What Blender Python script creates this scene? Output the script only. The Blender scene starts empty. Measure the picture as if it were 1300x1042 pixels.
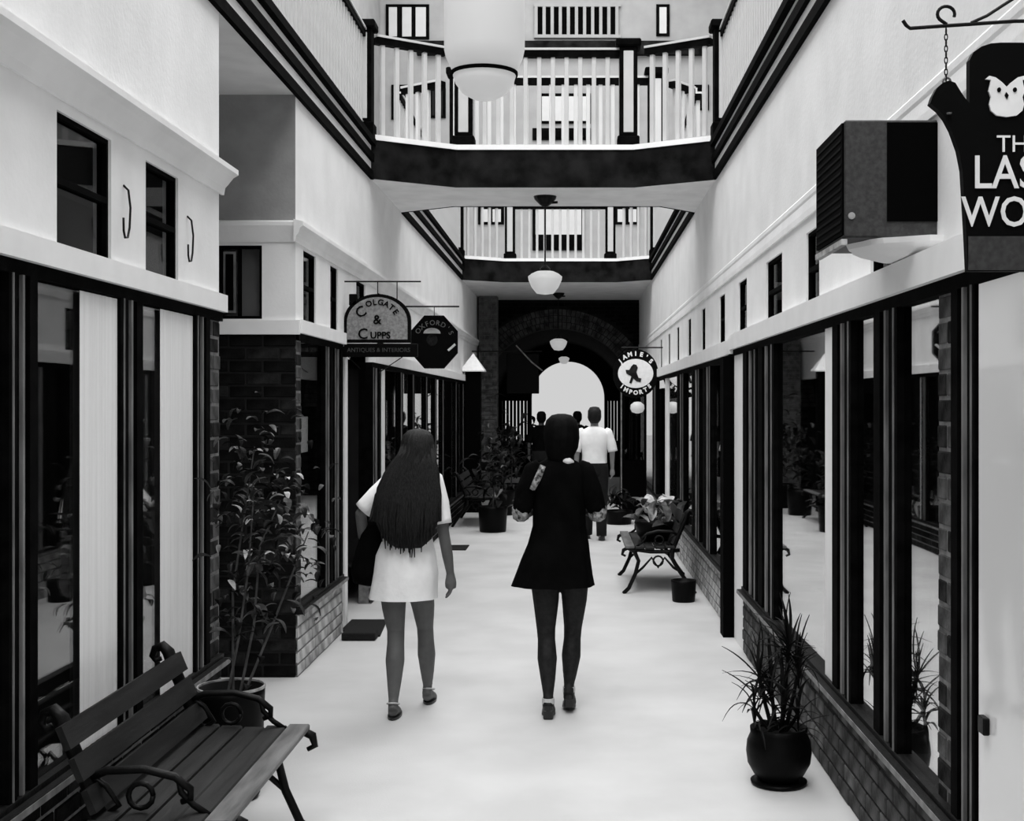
import bpy, math, random
from mathutils import Vector, Matrix
random.seed(7)
PI = math.pi
SC = bpy.context.scene
COL = SC.collection

# ------------------------------------------------------------------ camera, world, light, exposure
H, F, VX, VY = 1.75, 1600.0, 728.0, 512.0       # eye height, focal length and vanishing point in pixels of 1300x1042
cam = bpy.data.cameras.new('camera'); camo = bpy.data.objects.new('camera', cam); COL.objects.link(camo)
cam.sensor_fit = 'HORIZONTAL'; cam.sensor_width = 36; cam.lens = 36 * F / 1300
cam.shift_x = -(VX - 650) / 1300; cam.shift_y = -(521 - VY) / 1300
cam.clip_start = .05; cam.clip_end = 300
camo.location = (0, 0, H); camo.rotation_euler = (PI / 2, 0, 0)
SC.camera = camo
SC.view_settings.view_transform = 'Standard'; SC.view_settings.look = 'None'
SC.view_settings.gamma = 1; SC.view_settings.use_curve_mapping = False
SC.view_settings.exposure = 0.45
w = bpy.data.worlds.new('sky'); SC.world = w; w.use_nodes = True
bg = w.node_tree.nodes['Background']; bg.inputs[0].default_value = (.46, .46, .46, 1); bg.inputs[1].default_value = 1.0

def area(name, loc, sx, sy, power, rot=(0, 0, 0), spread=PI):
    l = bpy.data.lights.new(name, 'AREA'); l.shape = 'RECTANGLE'; l.size = sx; l.size_y = sy; l.energy = power
    l.spread = spread
    o = bpy.data.objects.new(name, l); o.location = loc; o.rotation_euler = rot; COL.objects.link(o); return o
area('atrium_fill', (-.3, 8, 10.5), 5.5, 26, 1550)                       # added fill light over the open atrium, brightens floor and walls
sun = bpy.data.lights.new('sun', 'SUN'); sun.energy = .6; sun.angle = math.radians(25)
suno = bpy.data.objects.new('sun', sun); COL.objects.link(suno); suno.location = (-2, -4, 12)
suno.rotation_euler = Vector((.25, .75, -1.0)).to_track_quat('-Z', 'Y').to_euler()

# ------------------------------------------------------------------ materials
def mat(name, g, rough=.6, var=.0, scale=8, bump=0, bscale=60, metal=0, spec=.3, stretch=None, g2=None):
    m = bpy.data.materials.new(name); m.use_nodes = True
    nt = m.node_tree; b = nt.nodes['Principled BSDF']
    c = (g, g, g) if not isinstance(g, tuple) else g
    b.inputs['Base Color'].default_value = (*c, 1); b.inputs['Roughness'].default_value = rough
    b.inputs['Metallic'].default_value = metal; b.inputs['Specular IOR Level'].default_value = spec
    if var or bump:
        tc = nt.nodes.new('ShaderNodeTexCoord'); mp = nt.nodes.new('ShaderNodeMapping')
        nt.links.new(tc.outputs['Object'], mp.inputs[0])
        if stretch: mp.inputs['Scale'].default_value = stretch
    if var:
        n = nt.nodes.new('ShaderNodeTexNoise'); n.inputs['Scale'].default_value = scale; n.inputs['Detail'].default_value = 5
        nt.links.new(mp.outputs[0], n.inputs['Vector'])
        r = nt.nodes.new('ShaderNodeValToRGB'); nt.links.new(n.outputs['Fac'], r.inputs[0])
        lo = tuple(max(0, v * (1 - var)) for v in c); hi = tuple(min(.95, v * (1 + var)) for v in c)
        if g2 is not None: lo = (g2,) * 3
        r.color_ramp.elements[0].position = .35; r.color_ramp.elements[1].position = .65
        r.color_ramp.elements[0].color = (*lo, 1); r.color_ramp.elements[1].color = (*hi, 1)
        nt.links.new(r.outputs[0], b.inputs['Base Color'])
    if bump:
        n2 = nt.nodes.new('ShaderNodeTexNoise'); n2.inputs['Scale'].default_value = bscale; n2.inputs['Detail'].default_value = 4
        nt.links.new(mp.outputs[0], n2.inputs['Vector'])
        bp = nt.nodes.new('ShaderNodeBump'); bp.inputs['Strength'].default_value = bump; bp.inputs['Distance'].default_value = .01
        nt.links.new(n2.outputs['Fac'], bp.inputs['Height']); nt.links.new(bp.outputs[0], b.inputs['Normal'])
    return m

def glass(name, ior, tint=.9, refl=.95):
    m = bpy.data.materials.new(name); m.use_nodes = True; nt = m.node_tree
    for n in list(nt.nodes):
        if n.type == 'BSDF_PRINCIPLED': nt.nodes.remove(n)
    out = [n for n in nt.nodes if n.type == 'OUTPUT_MATERIAL'][0]
    tr = nt.nodes.new('ShaderNodeBsdfTransparent'); tr.inputs[0].default_value = (tint, tint, tint, 1)
    gl = nt.nodes.new('ShaderNodeBsdfGlossy'); gl.inputs['Roughness'].default_value = .015
    gl.inputs['Color'].default_value = (refl, refl, refl, 1)
    ge = nt.nodes.new('ShaderNodeNewGeometry'); dp = nt.nodes.new('ShaderNodeVectorMath'); dp.operation = 'DOT_PRODUCT'
    nt.links.new(ge.outputs['Incoming'], dp.inputs[0]); nt.links.new(ge.outputs['Normal'], dp.inputs[1])
    def mth(op, a, b=None):
        n = nt.nodes.new('ShaderNodeMath'); n.operation = op
        for k, v in enumerate((a, b)):
            if v is None: continue
            if isinstance(v, (int, float)): n.inputs[k].default_value = v
            else: nt.links.new(v, n.inputs[k])
        return n.outputs[0]
    c = mth('ABSOLUTE', dp.outputs['Value']); c = mth('POWER', mth('SUBTRACT', 1.0, c), 5.0)
    fac = mth('ADD', mth('MULTIPLY', c, 1 - ior), ior)          # ior holds the reflectance at normal incidence
    mx = nt.nodes.new('ShaderNodeMixShader')
    nt.links.new(fac, mx.inputs[0]); nt.links.new(tr.outputs[0], mx.inputs[1]); nt.links.new(gl.outputs[0], mx.inputs[2])
    nt.links.new(mx.outputs[0], out.inputs[0]); return m

def emis(name, g, e):
    m = mat(name, g, .4); b = m.node_tree.nodes['Principled BSDF']
    b.inputs['Emission Color'].default_value = (1, 1, 1, 1); b.inputs['Emission Strength'].default_value = e; return m

M = dict(
    white=mat('white_plaster', .86, .85, .05, 3, .15, 40), ceil=mat('soffit_plaster', .86, .9, .06, 4),
    floor=mat('pale_terrazzo', .53, .8, .07, 1.6, .1, 90), bal=mat('baluster_paint', .52, .6, .03, 6), cream=mat('cream_paint', .88, .6, .03, 6),
    upper=mat('upper_plaster', .32, .9, .06, 4), grey=mat('grey_and_shaded_plaster', .30, .9, .12, 5, .2, 50),
    dark=mat('dark_brown_paint', .0025, .8, .6, 12, .1, 80, spec=.02), black=mat('black_paint', .0015, .8, spec=.02),
    darkwood=mat('dark_stained_wood', .008, .5, .6, 18, .2, 60, spec=.1, stretch=(6, 1, 1)),
    beam=mat('brown_painted_beam', .009, .8, .7, 5, .15, 40, spec=.05),
    brick=mat('dark_brick', .006, .9, .6, 9, .4, 60, spec=.05), brick2=mat('dark_brown_brick', .016, .9, .7, 11, .4, 60, spec=.05),
    mortar=mat('grey_mortar', .16, .95, .3, 20), mortard=mat('dark_mortar', .010, .95, .3, 20),
    pbrick=mat('pale_worn_brick', .45, .9, .35, 7, .4, 50), pbrick2=mat('pale_brown_brick', .30, .9, .4, 9, .4, 50),
    mbrick=mat('worn_brown_brick', .05, .9, .7, 8, .4, 50), mbrick2=mat('mid_brown_brick', .10, .9, .6, 10, .4, 50),
    edge=mat('worn_paint_edge', .15, .5, .4, 14, stretch=(1, 1, .3)),
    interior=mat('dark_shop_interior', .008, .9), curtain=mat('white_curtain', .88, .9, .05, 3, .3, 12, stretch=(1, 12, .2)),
    gl=glass('shop_glass', .07), gr=glass('reflective_shop_glass', .5), gs=glass('small_window_glass', .02, .8, .4),
    iron=mat('black_cast_iron', .003, .45, .3, 20, .2, 60, spec=.15), slat=mat('bench_slat_wood', .008, .6, .8, 14, .2, 50, stretch=(1, .15, 1)),
    slatl=mat('lit_bench_slat_wood', .11, .55, .4, 18, .2, 50, stretch=(1, .15, 1)),
    pot=mat('black_glazed_pot', .002, .45, spec=.08), rim=mat('pale_worn_rim', .35, .6, .4, 20), soil=mat('soil', .01, .95, .5, 40, .6, 90),
    leaf=mat('dark_green_leaf', .005, .6, .5, 12, spec=.1), leafl=mat('pale_and_lit_leaf', .42, .6, .5, 14), leafm=mat('mid_leaf', .022, .5, .6, 12),
    stem=mat('pale_stem', .05, .8, .4, 20), rubber=mat('black_rubber_mat', .006, .9, .3, 60, .4, 120),
    milk=emis('opal_glass', .32, .26), skin=mat('tanned_skin', .10, .6, .12, 14), skinl=mat('light_skin', .26, .6, .1, 14),
    stocking=mat('dark_stocking', .007, .7, .6, 40), hair=mat('dark_brown_hair', .010, .6, .85, 30, .5, 40, stretch=(10, 10, .8), spec=.2),
    hair2=mat('black_hair', .002, .7, .4, 30, .3, 60, spec=.06), dressw=mat('white_cotton', .86, .9, .08, 6, .3, 30),
    dressd=mat('black_dress_cloth', .0025, .95, .3, 10, .2, 60, spec=.03), lace=mat('patterned_lace', .22, .9, .98, 45, .4, 60),
    shoe=mat('dark_shoe_leather', .02, .4), shoew=mat('pale_shoe_strap', .5, .6), lips=mat('lip_skin', .12, .5), eye=mat('eye', .3, .2),
    trouser=mat('dark_trousers', .004, .9, .2, 20), signw=mat('white_sign_paint', .8, .6, .05, 20), signg=mat('grey_sign_paint', .21, .7, .25, 60),
    signk=mat('black_sign_paint', .002, .6, spec=.05), acg=mat('grey_metal_casing', .035, .5, .3, 70), acd=mat('dark_metal_grille', .0015, .8, spec=.02),
    paper=mat('white_paper', .8, .8), gloss=mat('painted_white_reflection', .86, .06, spec=.5))

# ------------------------------------------------------------------ helpers
class MB:
    """collects shapes in world coordinates; build() links them as ONE mesh object"""
    def __init__(s): s.v = []; s.f = []; s.cut = []
    def add(s, v, f):
        n = len(s.v); s.cut.append((n, len(s.f))); s.v += [tuple(p) for p in v]; s.f += [tuple(i + n for i in q) for q in f]; return s
    def box(s, x0, x1, y0, y1, z0, z1):
        v = [(x, y, z) for z in (z0, z1) for y in (y0, y1) for x in (x0, x1)]
        return s.add(v, [(0, 2, 3, 1), (4, 5, 7, 6), (0, 1, 5, 4), (2, 6, 7, 3), (0, 4, 6, 2), (1, 3, 7, 5)])
    def bev(s, x0, x1, y0, y1, z0, z1, b):
        """box with chamfered edges"""
        v = []; f = []
        import itertools
        idx = {}
        for sx, sy, sz in itertools.product((0, 1), repeat=3):
            for ax in range(3):
                p = [(x0, x1)[sx], (y0, y1)[sy], (z0, z1)[sz]]
                for a, sg in zip(range(3), (sx, sy, sz)):
                    if a != ax: p[a] += -b if sg else b
                idx[(sx, sy, sz, ax)] = len(v); v.append(p)
        c = list(itertools.product((0, 1), repeat=3))
        for ax in range(3):
            a1, a2 = [a for a in range(3) if a != ax]
            for sgn in (0, 1):
                q = []
                for (u, w_) in ((0, 0), (1, 0), (1, 1), (0, 1)):
                    k = [0, 0, 0]; k[ax] = sgn; k[a1] = u; k[a2] = w_; q.append(idx[(*k, ax)])
                f.append(q)
        for ax in range(3):
            a1, a2 = [a for a in range(3) if a != ax]
            for u in (0, 1):
                for w_ in (0, 1):
                    k0 = [0, 0, 0]; k0[a1] = u; k0[a2] = w_; k1 = list(k0); k1[ax] = 1
                    f.append([idx[(*k0, a1)], idx[(*k1, a1)], idx[(*k1, a2)], idx[(*k0, a2)]])
        for k in c: f.append([idx[(*k, 0)], idx[(*k, 1)], idx[(*k, 2)]])
        return s.add(v, f)
    def prism(s, pts, vec):
        n = len(pts); v = [Vector(p) for p in pts] + [Vector(p) + Vector(vec) for p in pts]
        return s.add(v, [tuple(range(n))[::-1], tuple(range(n, 2 * n))] + [(i, (i + 1) % n, (i + 1) % n + n, i + n) for i in range(n)])
    def rings(s, R, closed=True, cap0=True, cap1=True):
        n = len(R[0]); v = [p for r in R for p in r]; f = []
        for k in range(len(R) - 1):
            for i in range(n if closed else n - 1):
                j = (i + 1) % n; f.append((k * n + i, k * n + j, (k + 1) * n + j, (k + 1) * n + i))
        if cap0: f.append(tuple(range(n))[::-1])
        if cap1: f.append(tuple(range((len(R) - 1) * n, len(R) * n)))
        return s.add(v, f)
    def tube(s, P, r, n=8, cap=True, flat=None):
        P = [Vector(p) for p in P]; R = []; up = None
        for i, p in enumerate(P):
            t = (P[min(i + 1, len(P) - 1)] - P[max(i - 1, 0)]).normalized()
            if up is None: up = t.orthogonal().normalized()
            up = (up - t * up.dot(t)).normalized(); b = t.cross(up)
            rr = r[i] if isinstance(r, (list, tuple)) else r
            R.append([p + (up * math.cos(a) + b * math.sin(a)) * rr for a in [2 * PI * k / n for k in range(n)]])
        return s.rings(R, True, cap, cap)
    def lathe(s, prof, c, n=24, cap=True):
        c = Vector(c)
        if not cap: prof = list(prof) + [prof[0]]
        return s.rings([[c + Vector((r * math.cos(a), r * math.sin(a), z)) for a in [2 * PI * k / n for k in range(n)]] for r, z in prof], True, cap, cap)
    def ell(s, secs, n=20, ridge=0, nr=0, cap0=True, cap1=True, jit=0):
        """horizontal elliptical sections (x, y, z, rx, ry)"""
        R = []
        ph = [random.uniform(-1, 1) for _ in range(n)]
        for k, (x, y, z, rx, ry) in enumerate(secs):
            r = []
            for i in range(n):
                a = 2 * PI * i / n; q = 1 + ridge * math.sin(nr * a + .35 * k) + jit * ph[i]
                r.append((x + rx * q * math.cos(a), y + ry * q * math.sin(a), z))
            R.append(r)
        return s.rings(R, True, cap0, cap1)
    def split(s, name, m, parent):
        """each shape that was added becomes a part of its own"""
        cuts = s.cut + [(len(s.v), len(s.f))]; o = None
        for (a, fa), (c, fc) in zip(cuts, cuts[1:]):
            b = MB(); b.v = s.v[a:c]; b.f = [tuple(i - a for i in q) for q in s.f[fa:fc]]; o = b.build(name, m, parent)
        return o
    def build(s, name, m, parent=None, smooth=False, loc=None):
        off = Vector((0, 0, 0))
        if parent is not None:
            q = parent
            while q is not None: off += q.location; q = q.parent
        if loc is not None: off = off + Vector(loc) if parent is None else Vector(loc)
        me = bpy.data.meshes.new(name)
        me.from_pydata([tuple(Vector(p) - off) for p in s.v], [], s.f); me.update()
        if m is not None: me.materials.append(m)
        if smooth:
            me.polygons.foreach_set('use_smooth', [True] * len(me.polygons))
        o = bpy.data.objects.new(name, me); COL.objects.link(o)
        if parent is not None:
            o.parent = parent
            if loc is not None:
                po = Vector((0, 0, 0)); q = parent
                while q is not None: po += q.location; q = q.parent
                o.location = off - po
        elif loc is not None: o.location = off
        return o

def empty(name, loc):
    o = bpy.data.objects.new(name, None); o.location = loc; o.empty_display_size = .1; COL.objects.link(o); return o
def thing(name, label, cat, loc, group=None):
    return tag(empty(name, loc), label, cat, group)
def tag(o, label, cat, group=None, kind=None):
    o['label'] = label; o['category'] = cat
    if group: o['group'] = group
    if kind: o['kind'] = kind
    return o
def struct(o): o['kind'] = 'structure'; return o
def kids(o): return [c for c in COL.objects if c.parent == o]
def copy_tree(o, loc=None, rz=None, label=None):
    def rec(s, par):
        c = s.copy(); COL.objects.link(c); c.parent = par
        for ch in tree.get(s.name, []): rec(ch, c)
        return c
    tree = {}
    for q in COL.objects:
        if q.parent: tree.setdefault(q.parent.name, []).append(q)
    r = rec(o, None)
    if loc is not None: r.location = loc
    if rz is not None: r.rotation_euler.z = rz
    if label: r['label'] = label
    return r
def inst(me_obj_data, name, parent, loc, rot=(0, 0, 0), sc=1, m=None):
    """a further object that shares mesh data; loc is relative to the parent"""
    o = bpy.data.objects.new(name, me_obj_data); o.location = loc
    if isinstance(rot, Matrix): o.rotation_euler = rot.to_euler()
    else: o.rotation_euler = rot
    o.scale = (sc, sc, sc) if not isinstance(sc, (tuple, list)) else sc
    o.parent = parent; COL.objects.link(o); return o
def text_obj(s, size, extrude=.004, bold=.0):
    c = bpy.data.curves.new('t', 'FONT'); c.body = s; c.size = size; c.extrude = extrude; c.offset = bold
    c.align_x = 'CENTER'; c.align_y = 'CENTER'; c.resolution_u = 3
    o = bpy.data.objects.new('t', c); COL.objects.link(o); bpy.context.view_layer.update()
    dg = bpy.context.evaluated_depsgraph_get(); me = bpy.data.meshes.new_from_object(o.evaluated_get(dg))
    bpy.data.objects.remove(o); v = [tuple(p.co) for p in me.vertices]; f = [tuple(p.vertices) for p in me.polygons]
    bpy.data.meshes.remove(me); return v, f
def text_into(mb, s, size, cx, y, cz, rot=0, extrude=.004, bold=0, sx=1):
    """text facing the street end (-Y), centred at cx, cz"""
    v, f = text_obj(s, size, extrude, bold); c, sn = math.cos(rot), math.sin(rot)
    par = list(range(len(v)))
    def fd(i):
        while par[i] != i: par[i] = par[par[i]]; i = par[i]
        return i
    # glyph faces and their rims are separate islands: join by shared position
    at = {}
    for i, p in enumerate(v):
        k = (round(p[0], 5), round(p[1], 5))
        if k in at: par[fd(i)] = fd(at[k])
        else: at[k] = i
    for q in f:
        for i in q[1:]: par[fd(i)] = fd(q[0])
    groups = {}
    for q in f: groups.setdefault(fd(q[0]), []).append(q)
    if len(groups) > 1:
        for g in groups.values():
            ids = sorted({i for q in g for i in q}); mp = {i: k for k, i in enumerate(ids)}
            mb.add([(cx + (v[i][0] * sx * c - v[i][1] * sn), y - v[i][2], cz + (v[i][0] * sx * sn + v[i][1] * c)) for i in ids], [tuple(mp[i] for i in q) for q in g])
        return
    mb.add([(cx + (p[0] * sx * c - p[1] * sn), y - p[2], cz + (p[0] * sx * sn + p[1] * c)) for p in v], f)
def arc_text(mb, s, size, cx, y, cz, R, a0, a1, bold=0):
    """letters on an arc; angles in degrees clockwise from the top"""
    n = len(s)
    for i, ch in enumerate(s):
        if ch == ' ': continue
        a = math.radians(a0 + (a1 - a0) * i / (n - 1))
        inv = abs((a0 + a1) / 2) > 90
        text_into(mb, ch, size, cx + R * math.sin(a), y, cz + R * math.cos(a), (PI - a) if inv else -a, bold=bold)

XL, XR = -1.775, 1.21
ZB, ZT = 3.72, 4.08          # underside and top of the balcony slabs

# ------------------------------------------------------------------ brick helper: bricks as parts sharing two meshes
BR = {}
def brick_mesh(dims, m):
    k = (tuple(round(d, 3) for d in dims), m.name)
    if k not in BR:
        b = MB(); a, c, d = dims[0] / 2, dims[1] / 2, dims[2] / 2; b.bev(-a, a, -c, c, -d, d, .005)
        me = bpy.data.meshes.new('brick'); me.from_pydata(b.v, [], b.f); me.materials.append(m); BR[k] = me
    return BR[k]
def bricks(parent, axis, plane, u0, u1, z0, z1, bl=.205, bh=.068, j=.012, mats=('brick', 'brick2'), depth=.03, limit=290):
    """axis 'y': wall plane X=plane running along Y; axis 'x': wall plane Y=plane running along X"""
    base = Vector((0, 0, 0)); q = parent
    while q is not None: base += q.location; q = q.parent
    nr = max(1, int(round((z1 - z0) / (bh + j)))); ph = (z1 - z0) / nr; nb = 0
    for r in range(nr):
        u = u0 - (0 if r % 2 == 0 else (bl + j) / 2)
        while u < u1 - .02:
            a, b = max(u, u0), min(u + bl, u1); u += bl + j
            if b - a < .03 or nb >= limit: continue
            L = b - a; m = M[random.choice(mats)]; z = z0 + (r + .5) * ph; c = (a + b) / 2
            pr = random.uniform(-.003, .003)
            if axis == 'y': me = brick_mesh((depth, L, ph - j), m); p = Vector((plane + pr, c, z))
            else: me = brick_mesh((L, depth, ph - j), m); p = Vector((c, plane + pr, z))
            inst(me, 'brick', parent, p - base); nb += 1

# ------------------------------------------------------------------ setting: floor, walls, slabs
o = MB().box(-3.6, 3.2, -6, 30.4, -.1, 0).build('floor', M['floor']); struct(o)
o = MB().box(-14, 14, 30.4, 70, -.12, -.02).build('trim_40', M['floor']); struct(o)

def frieze(name, side, y0, y1, opens, z0=2.29, z1=2.76, ztop=ZB, zb=2.19):
    """plaster wall above the shopfronts with real openings"""
    X = XL if side < 0 else XR + .04
    o_ = side * .16
    xa, xb = sorted((X, X + o_)); b = MB()
    b.box(xa, xb, y0, y1, z1, ztop); b.box(xa, xb, y0, y1, zb, z0)
    cur = y0
    for a, c in opens: b.box(xa, xb, cur, a, z0, z1); cur = c
    b.box(xa, xb, cur, y1, z0, z1)
    return struct(b.build(name, M['white']))
WN = [0]
def small_window(side, a, c, z0=2.29, z1=2.76):
    X = XL if side < 0 else XR + .04
    WN[0] += 1; r = struct(empty('window_%d' % WN[0], (X, (a + c) / 2, z0)))
    s = side; x0, x1 = sorted((X + s * .012, X + s * .05)); b = MB(); t = .018
    b.box(x0, x1, a, c, z0, z0 + t); b.box(x0, x1, a, c, z1 - t, z1); b.box(x0, x1, a, a + t, z0 + t, z1 - t); b.box(x0, x1, c - t, c, z0 + t, z1 - t)
    b.box(x0, x1, a + t, c - t, (z0 + z1) / 2 - .012, (z0 + z1) / 2 + .012)
    b.build('window_frame', M['dark'], r)
    x0, x1 = sorted((X + s * .03, X + s * .036))
    MB().box(x0, x1, a + t, c - t, z0 + t, z1 - t).build('pane', M['gs'], r)
    x0, x1 = sorted((X + s * .07, X + s * .15))
    MB().box(x0, x1, a - .0, c + .0, z0, z1).build('blind', M['interior'], r)
L1 = [(1.6, 2.0), (2.5, 2.9), (3.4, 3.8), (4.33, 4.84), (5.23, 5.66)]
frieze('wall_left', -1, -2, 6.31, L1)
L2 = [(8.28, 8.69), (9.2, 9.63), (10.3, 10.75), (11.4, 11.85)]
frieze('wall_left_far', -1, 8.05, 9.62, L2[:1] + [(9.2, 9.5)])
frieze('wall_left_rear', -1, 9.62, 24, [(10.3, 10.75), (11.4, 11.85)])
for a, c in L1 + L2[:1] + [(9.2, 9.5), (10.3, 10.75), (11.4, 11.85)]: small_window(-1, a, c)
R1 = [(2.2, 2.55), (3.3, 3.65), (4.96, 5.3), (6.41, 6.77), (7.55, 8.17), (9.09, 9.54), (10.4, 10.8), (11.95, 12.3), (13.4, 13.75), (14.9, 15.25), (16.3, 16.65), (17.8, 18.15)]
frieze('wall_right', 1, -2, 24, R1, 2.26, 2.66)
for a, c in R1: small_window(1, a, c, 2.26, 2.66)

def cornice(name, y0, y1, side, z=2.80, d=.085):
    X = XL if side < 0 else XR + .04
    s = -side
    prof = [(0, 0), (min(d, .012), 0), (min(d, .018), .035), (min(d, .035) * .9, .05), (d * .7, .085), (d, .10), (d, .125), (0, .14)]
    pts = [(X + s * p, y0, z + q) for p, q in prof]
    return struct(MB().prism(pts, (0, y1 - y0, 0)).build(name, M['white']))
cornice('trim_1', -2, 6.36, -1); cornice('trim_2', 7.99, 24, -1, 2.78, .06); cornice('trim_3', -2, 24, 1, 2.74, .012)
# entry recess between the two left shops
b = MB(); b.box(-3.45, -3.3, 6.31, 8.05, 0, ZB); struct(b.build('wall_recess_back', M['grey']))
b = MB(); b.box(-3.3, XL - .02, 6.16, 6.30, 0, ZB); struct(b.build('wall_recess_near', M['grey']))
Y = 8.05; b = MB()
b.box(-3.3, XL - .16, Y, Y + .15, 2.76, 2.92); b.box(-3.3, XL - .16, Y, Y + .15, 2.19, 2.29)
b.box(-3.3, -2.27, Y, Y + .15, 2.29, 2.76); b.box(-1.99, XL - .16, Y, Y + .15, 2.29, 2.76)
struct(b.build('wall_recess_far', M['white']))
struct(MB().box(-3.3, XL - .001, Y - .004, Y + .15, 2.905, ZB).build('wall_recess_upper', M['grey']))  # shade on the upper recess wall is put into this darker grey
struct(MB().prism([(-3.3, Y - q, 2.78 + z) for q, z in [(0, 0), (.012, 0), (.03, .05), (.05, .10), (.05, .125), (0, .14)]], (3.3 + XL, 0, 0)).build('trim_4', M['white']))
struct(MB().box(-3.3, XL + .03, Y - .03, Y, 2.19, 2.28).build('trim_5', M['cream']))
WN[0] += 1; r = struct(empty('window_%d' % WN[0], (-2.13, Y, 2.29))); b = MB()
for q in ((-2.27, -1.99, 2.29, 2.31), (-2.27, -1.99, 2.74, 2.76), (-2.27, -2.25, 2.31, 2.74), (-2.01, -1.99, 2.31, 2.74), (-2.15, -2.13, 2.31, 2.74)): b.box(q[0], q[1], Y + .02, Y + .05, q[2], q[3])
b.build('window_frame', M['dark'], r)
MB().box(-2.24, -2.16, Y + .012, Y + .02, 2.33, 2.72).build('sash', M['edge'], r)
MB().box(-2.225, -2.175, Y + .008, Y + .012, 2.345, 2.705).build('sash_opening', M['black'], r)
MB().box(-2.25, -2.01, Y + .033, Y + .037, 2.31, 2.74).build('pane', M['gs'], r)
MB().box(-2.27, -1.99, Y + .10, Y + .14, 2.29, 2.76).build('blind', M['grey'], r)
# brick lower wall of the recess, facing the camera
wb = struct(MB().box(-3.3, XL - .005, Y, Y + .12, 0, 2.19).build('wall_recess_brick', M['mortard']))
bricks(wb, 'x', Y + .009, -3.28, XL, 0, 2.19, mats=('brick', 'brick', 'brick2'))

# slabs with octagonal openings
def slab(name, poly, m=None, z0=ZB, z1=ZT):
    return struct(MB().prism([(x, y, z0) for x, y in poly], (0, 0, z1 - z0)).build(name, m or M['ceil']))
XE = XR + .04
slab('ceiling', [(-3.6, -2), (XL, -2), (XL, 24), (-3.6, 24)]); slab('ceiling_right', [(XE, -2), (3.2, -2), (3.2, 24), (XE, 24)])
BR1 = [(XL, 11.0), (-1.07, 11.45), (.55, 11.45), (XE, 11.05)]
BR2 = [(XL, 13.0), (-1.2, 12.6), (.87, 12.6), (XE, 13.0)]
EN = [(XL, 20.0), (-1.12, 20.4), (.70, 20.4), (XE, 20.0)]
slab('ceiling_bridge', BR1 + BR2[::-1]); slab('ceiling_far', EN + [(XE, 24), (XL, 24)])
slab('ceiling_near', [(XL, -2), (XE, -2), (XE, 1.0), (XL, 1.0)])
TN = [10]
def fascia(P, m, z0, z1, d, out=1):
    """board along the polyline P, standing d proud of it toward the opening (left-hand side)"""
    TN[0] += 1; b = MB()
    for (x0, y0), (x1, y1) in zip(P, P[1:]):
        t = Vector((x1 - x0, y1 - y0, 0)).normalized(); n = Vector((t.y, -t.x, 0)) * d * out
        a = Vector((x0, y0, z0)); c = Vector((x1, y1, z0))
        b.prism([a, c, c + n, a + n], (0, 0, z1 - z0))
    return struct(b.build('trim_%d' % TN[0], m))
for y0, y1 in ((1.0, 11.03), (13.0, 20.0)):
    for side in (-1, 1):
        X = XL if side < 0 else XE
        s = 1 if side < 0 else -1
        P = [(X, y0), (X, y1)]; 
        fascia(P, M['cream'], ZB - .0, ZT, .012, s)
        for z0, z1, d in ((ZB - .012, ZB + .055, .03), (ZB + .135, ZB + .20, .04), (ZB + .275, ZB + .33, .055)): fascia(P, M['dark'], z0, z1, d, s)
for P, s in ((BR1, 1), (EN, 1)):
    fascia(P, M['beam'], ZB - .01, ZT - .035, .035, s); fascia(P, M['cream'], ZT - .035, ZT + .01, .05, s)
fascia(BR2, M['dark'], ZB - .004, ZB + .03, .02, -1)
# upper storey
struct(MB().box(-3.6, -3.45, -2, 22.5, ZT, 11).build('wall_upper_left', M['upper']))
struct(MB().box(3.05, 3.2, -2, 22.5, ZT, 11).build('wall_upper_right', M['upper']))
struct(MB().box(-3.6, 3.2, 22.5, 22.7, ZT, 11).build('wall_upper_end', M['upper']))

# balustrades
balm = MB().bev(-.02, .02, -.02, .02, 0, .80, .004)
bal_me = bpy.data.meshes.new('baluster'); bal_me.from_pydata(balm.v, [], balm.f); bal_me.materials.append(M['bal'])
def newel(t, x, y, zb, h=.98, w=.10, face=True):
    r = MB().bev(x - w, x + w, y - w, y + w, zb - .03, zb + .10, .01).bev(x - w * .82, x + w * .82, y - w * .82, y + w * .82, zb + .10, zb + h - .07, .008)
    r.bev(x - w * 1.15, x + w * 1.15, y - w * 1.15, y + w * 1.15, zb + h - .07, zb + h, .012)
    o = r.build('newel_post', M['dark'], t)
    if face: MB().bev(x - w * .45, x + w * .45, y - w * .82 - .008, y - w * .80, zb + .13, zb + h - .11, .003).build('newel_panel', M['bal'], o)
def balustrade(A, B, label, newels=(False, False), sp=.118, slim=False):
    A = Vector((*A, ZT)); B = Vector((*B, ZT)); d = B - A; L = d.length; t_ = d.normalized(); n = Vector((-t_.y, t_.x, 0)); ang = math.atan2(t_.y, t_.x)
    t = thing('balustrade', label, 'balustrade', (A + B) / 2, 'balustrades around the ceiling openings')
    def rail(z0, z1, w_, nm, m):
        MB().prism([A + n * w_ + Vector((0, 0, z0)), B + n * w_ + Vector((0, 0, z0)), B - n * w_ + Vector((0, 0, z0)), A - n * w_ + Vector((0, 0, z0))], (0, 0, z1 - z0)).build(nm, m, t)
    rail(.83, .885, .035, 'handrail', M['dark']); rail(.89, .91, .042, 'rail_cap', M['bal']); rail(.885, .89, .03, 'rail_bead', M['dark']); rail(.0, .03, .03, 'bottom_rail', M['bal'])
    k = max(2, int(L / sp))
    for i in range(k):
        p = A + d * ((i + .5) / k) - t.location; p.z = .03
        inst(bal_me, 'baluster', t, p, (0, 0, ang))
    for f_, p in zip(newels, (A, B)):
        if f_: newel(t, p.x, p.y, ZT)
    return t
o_ = .05
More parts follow.
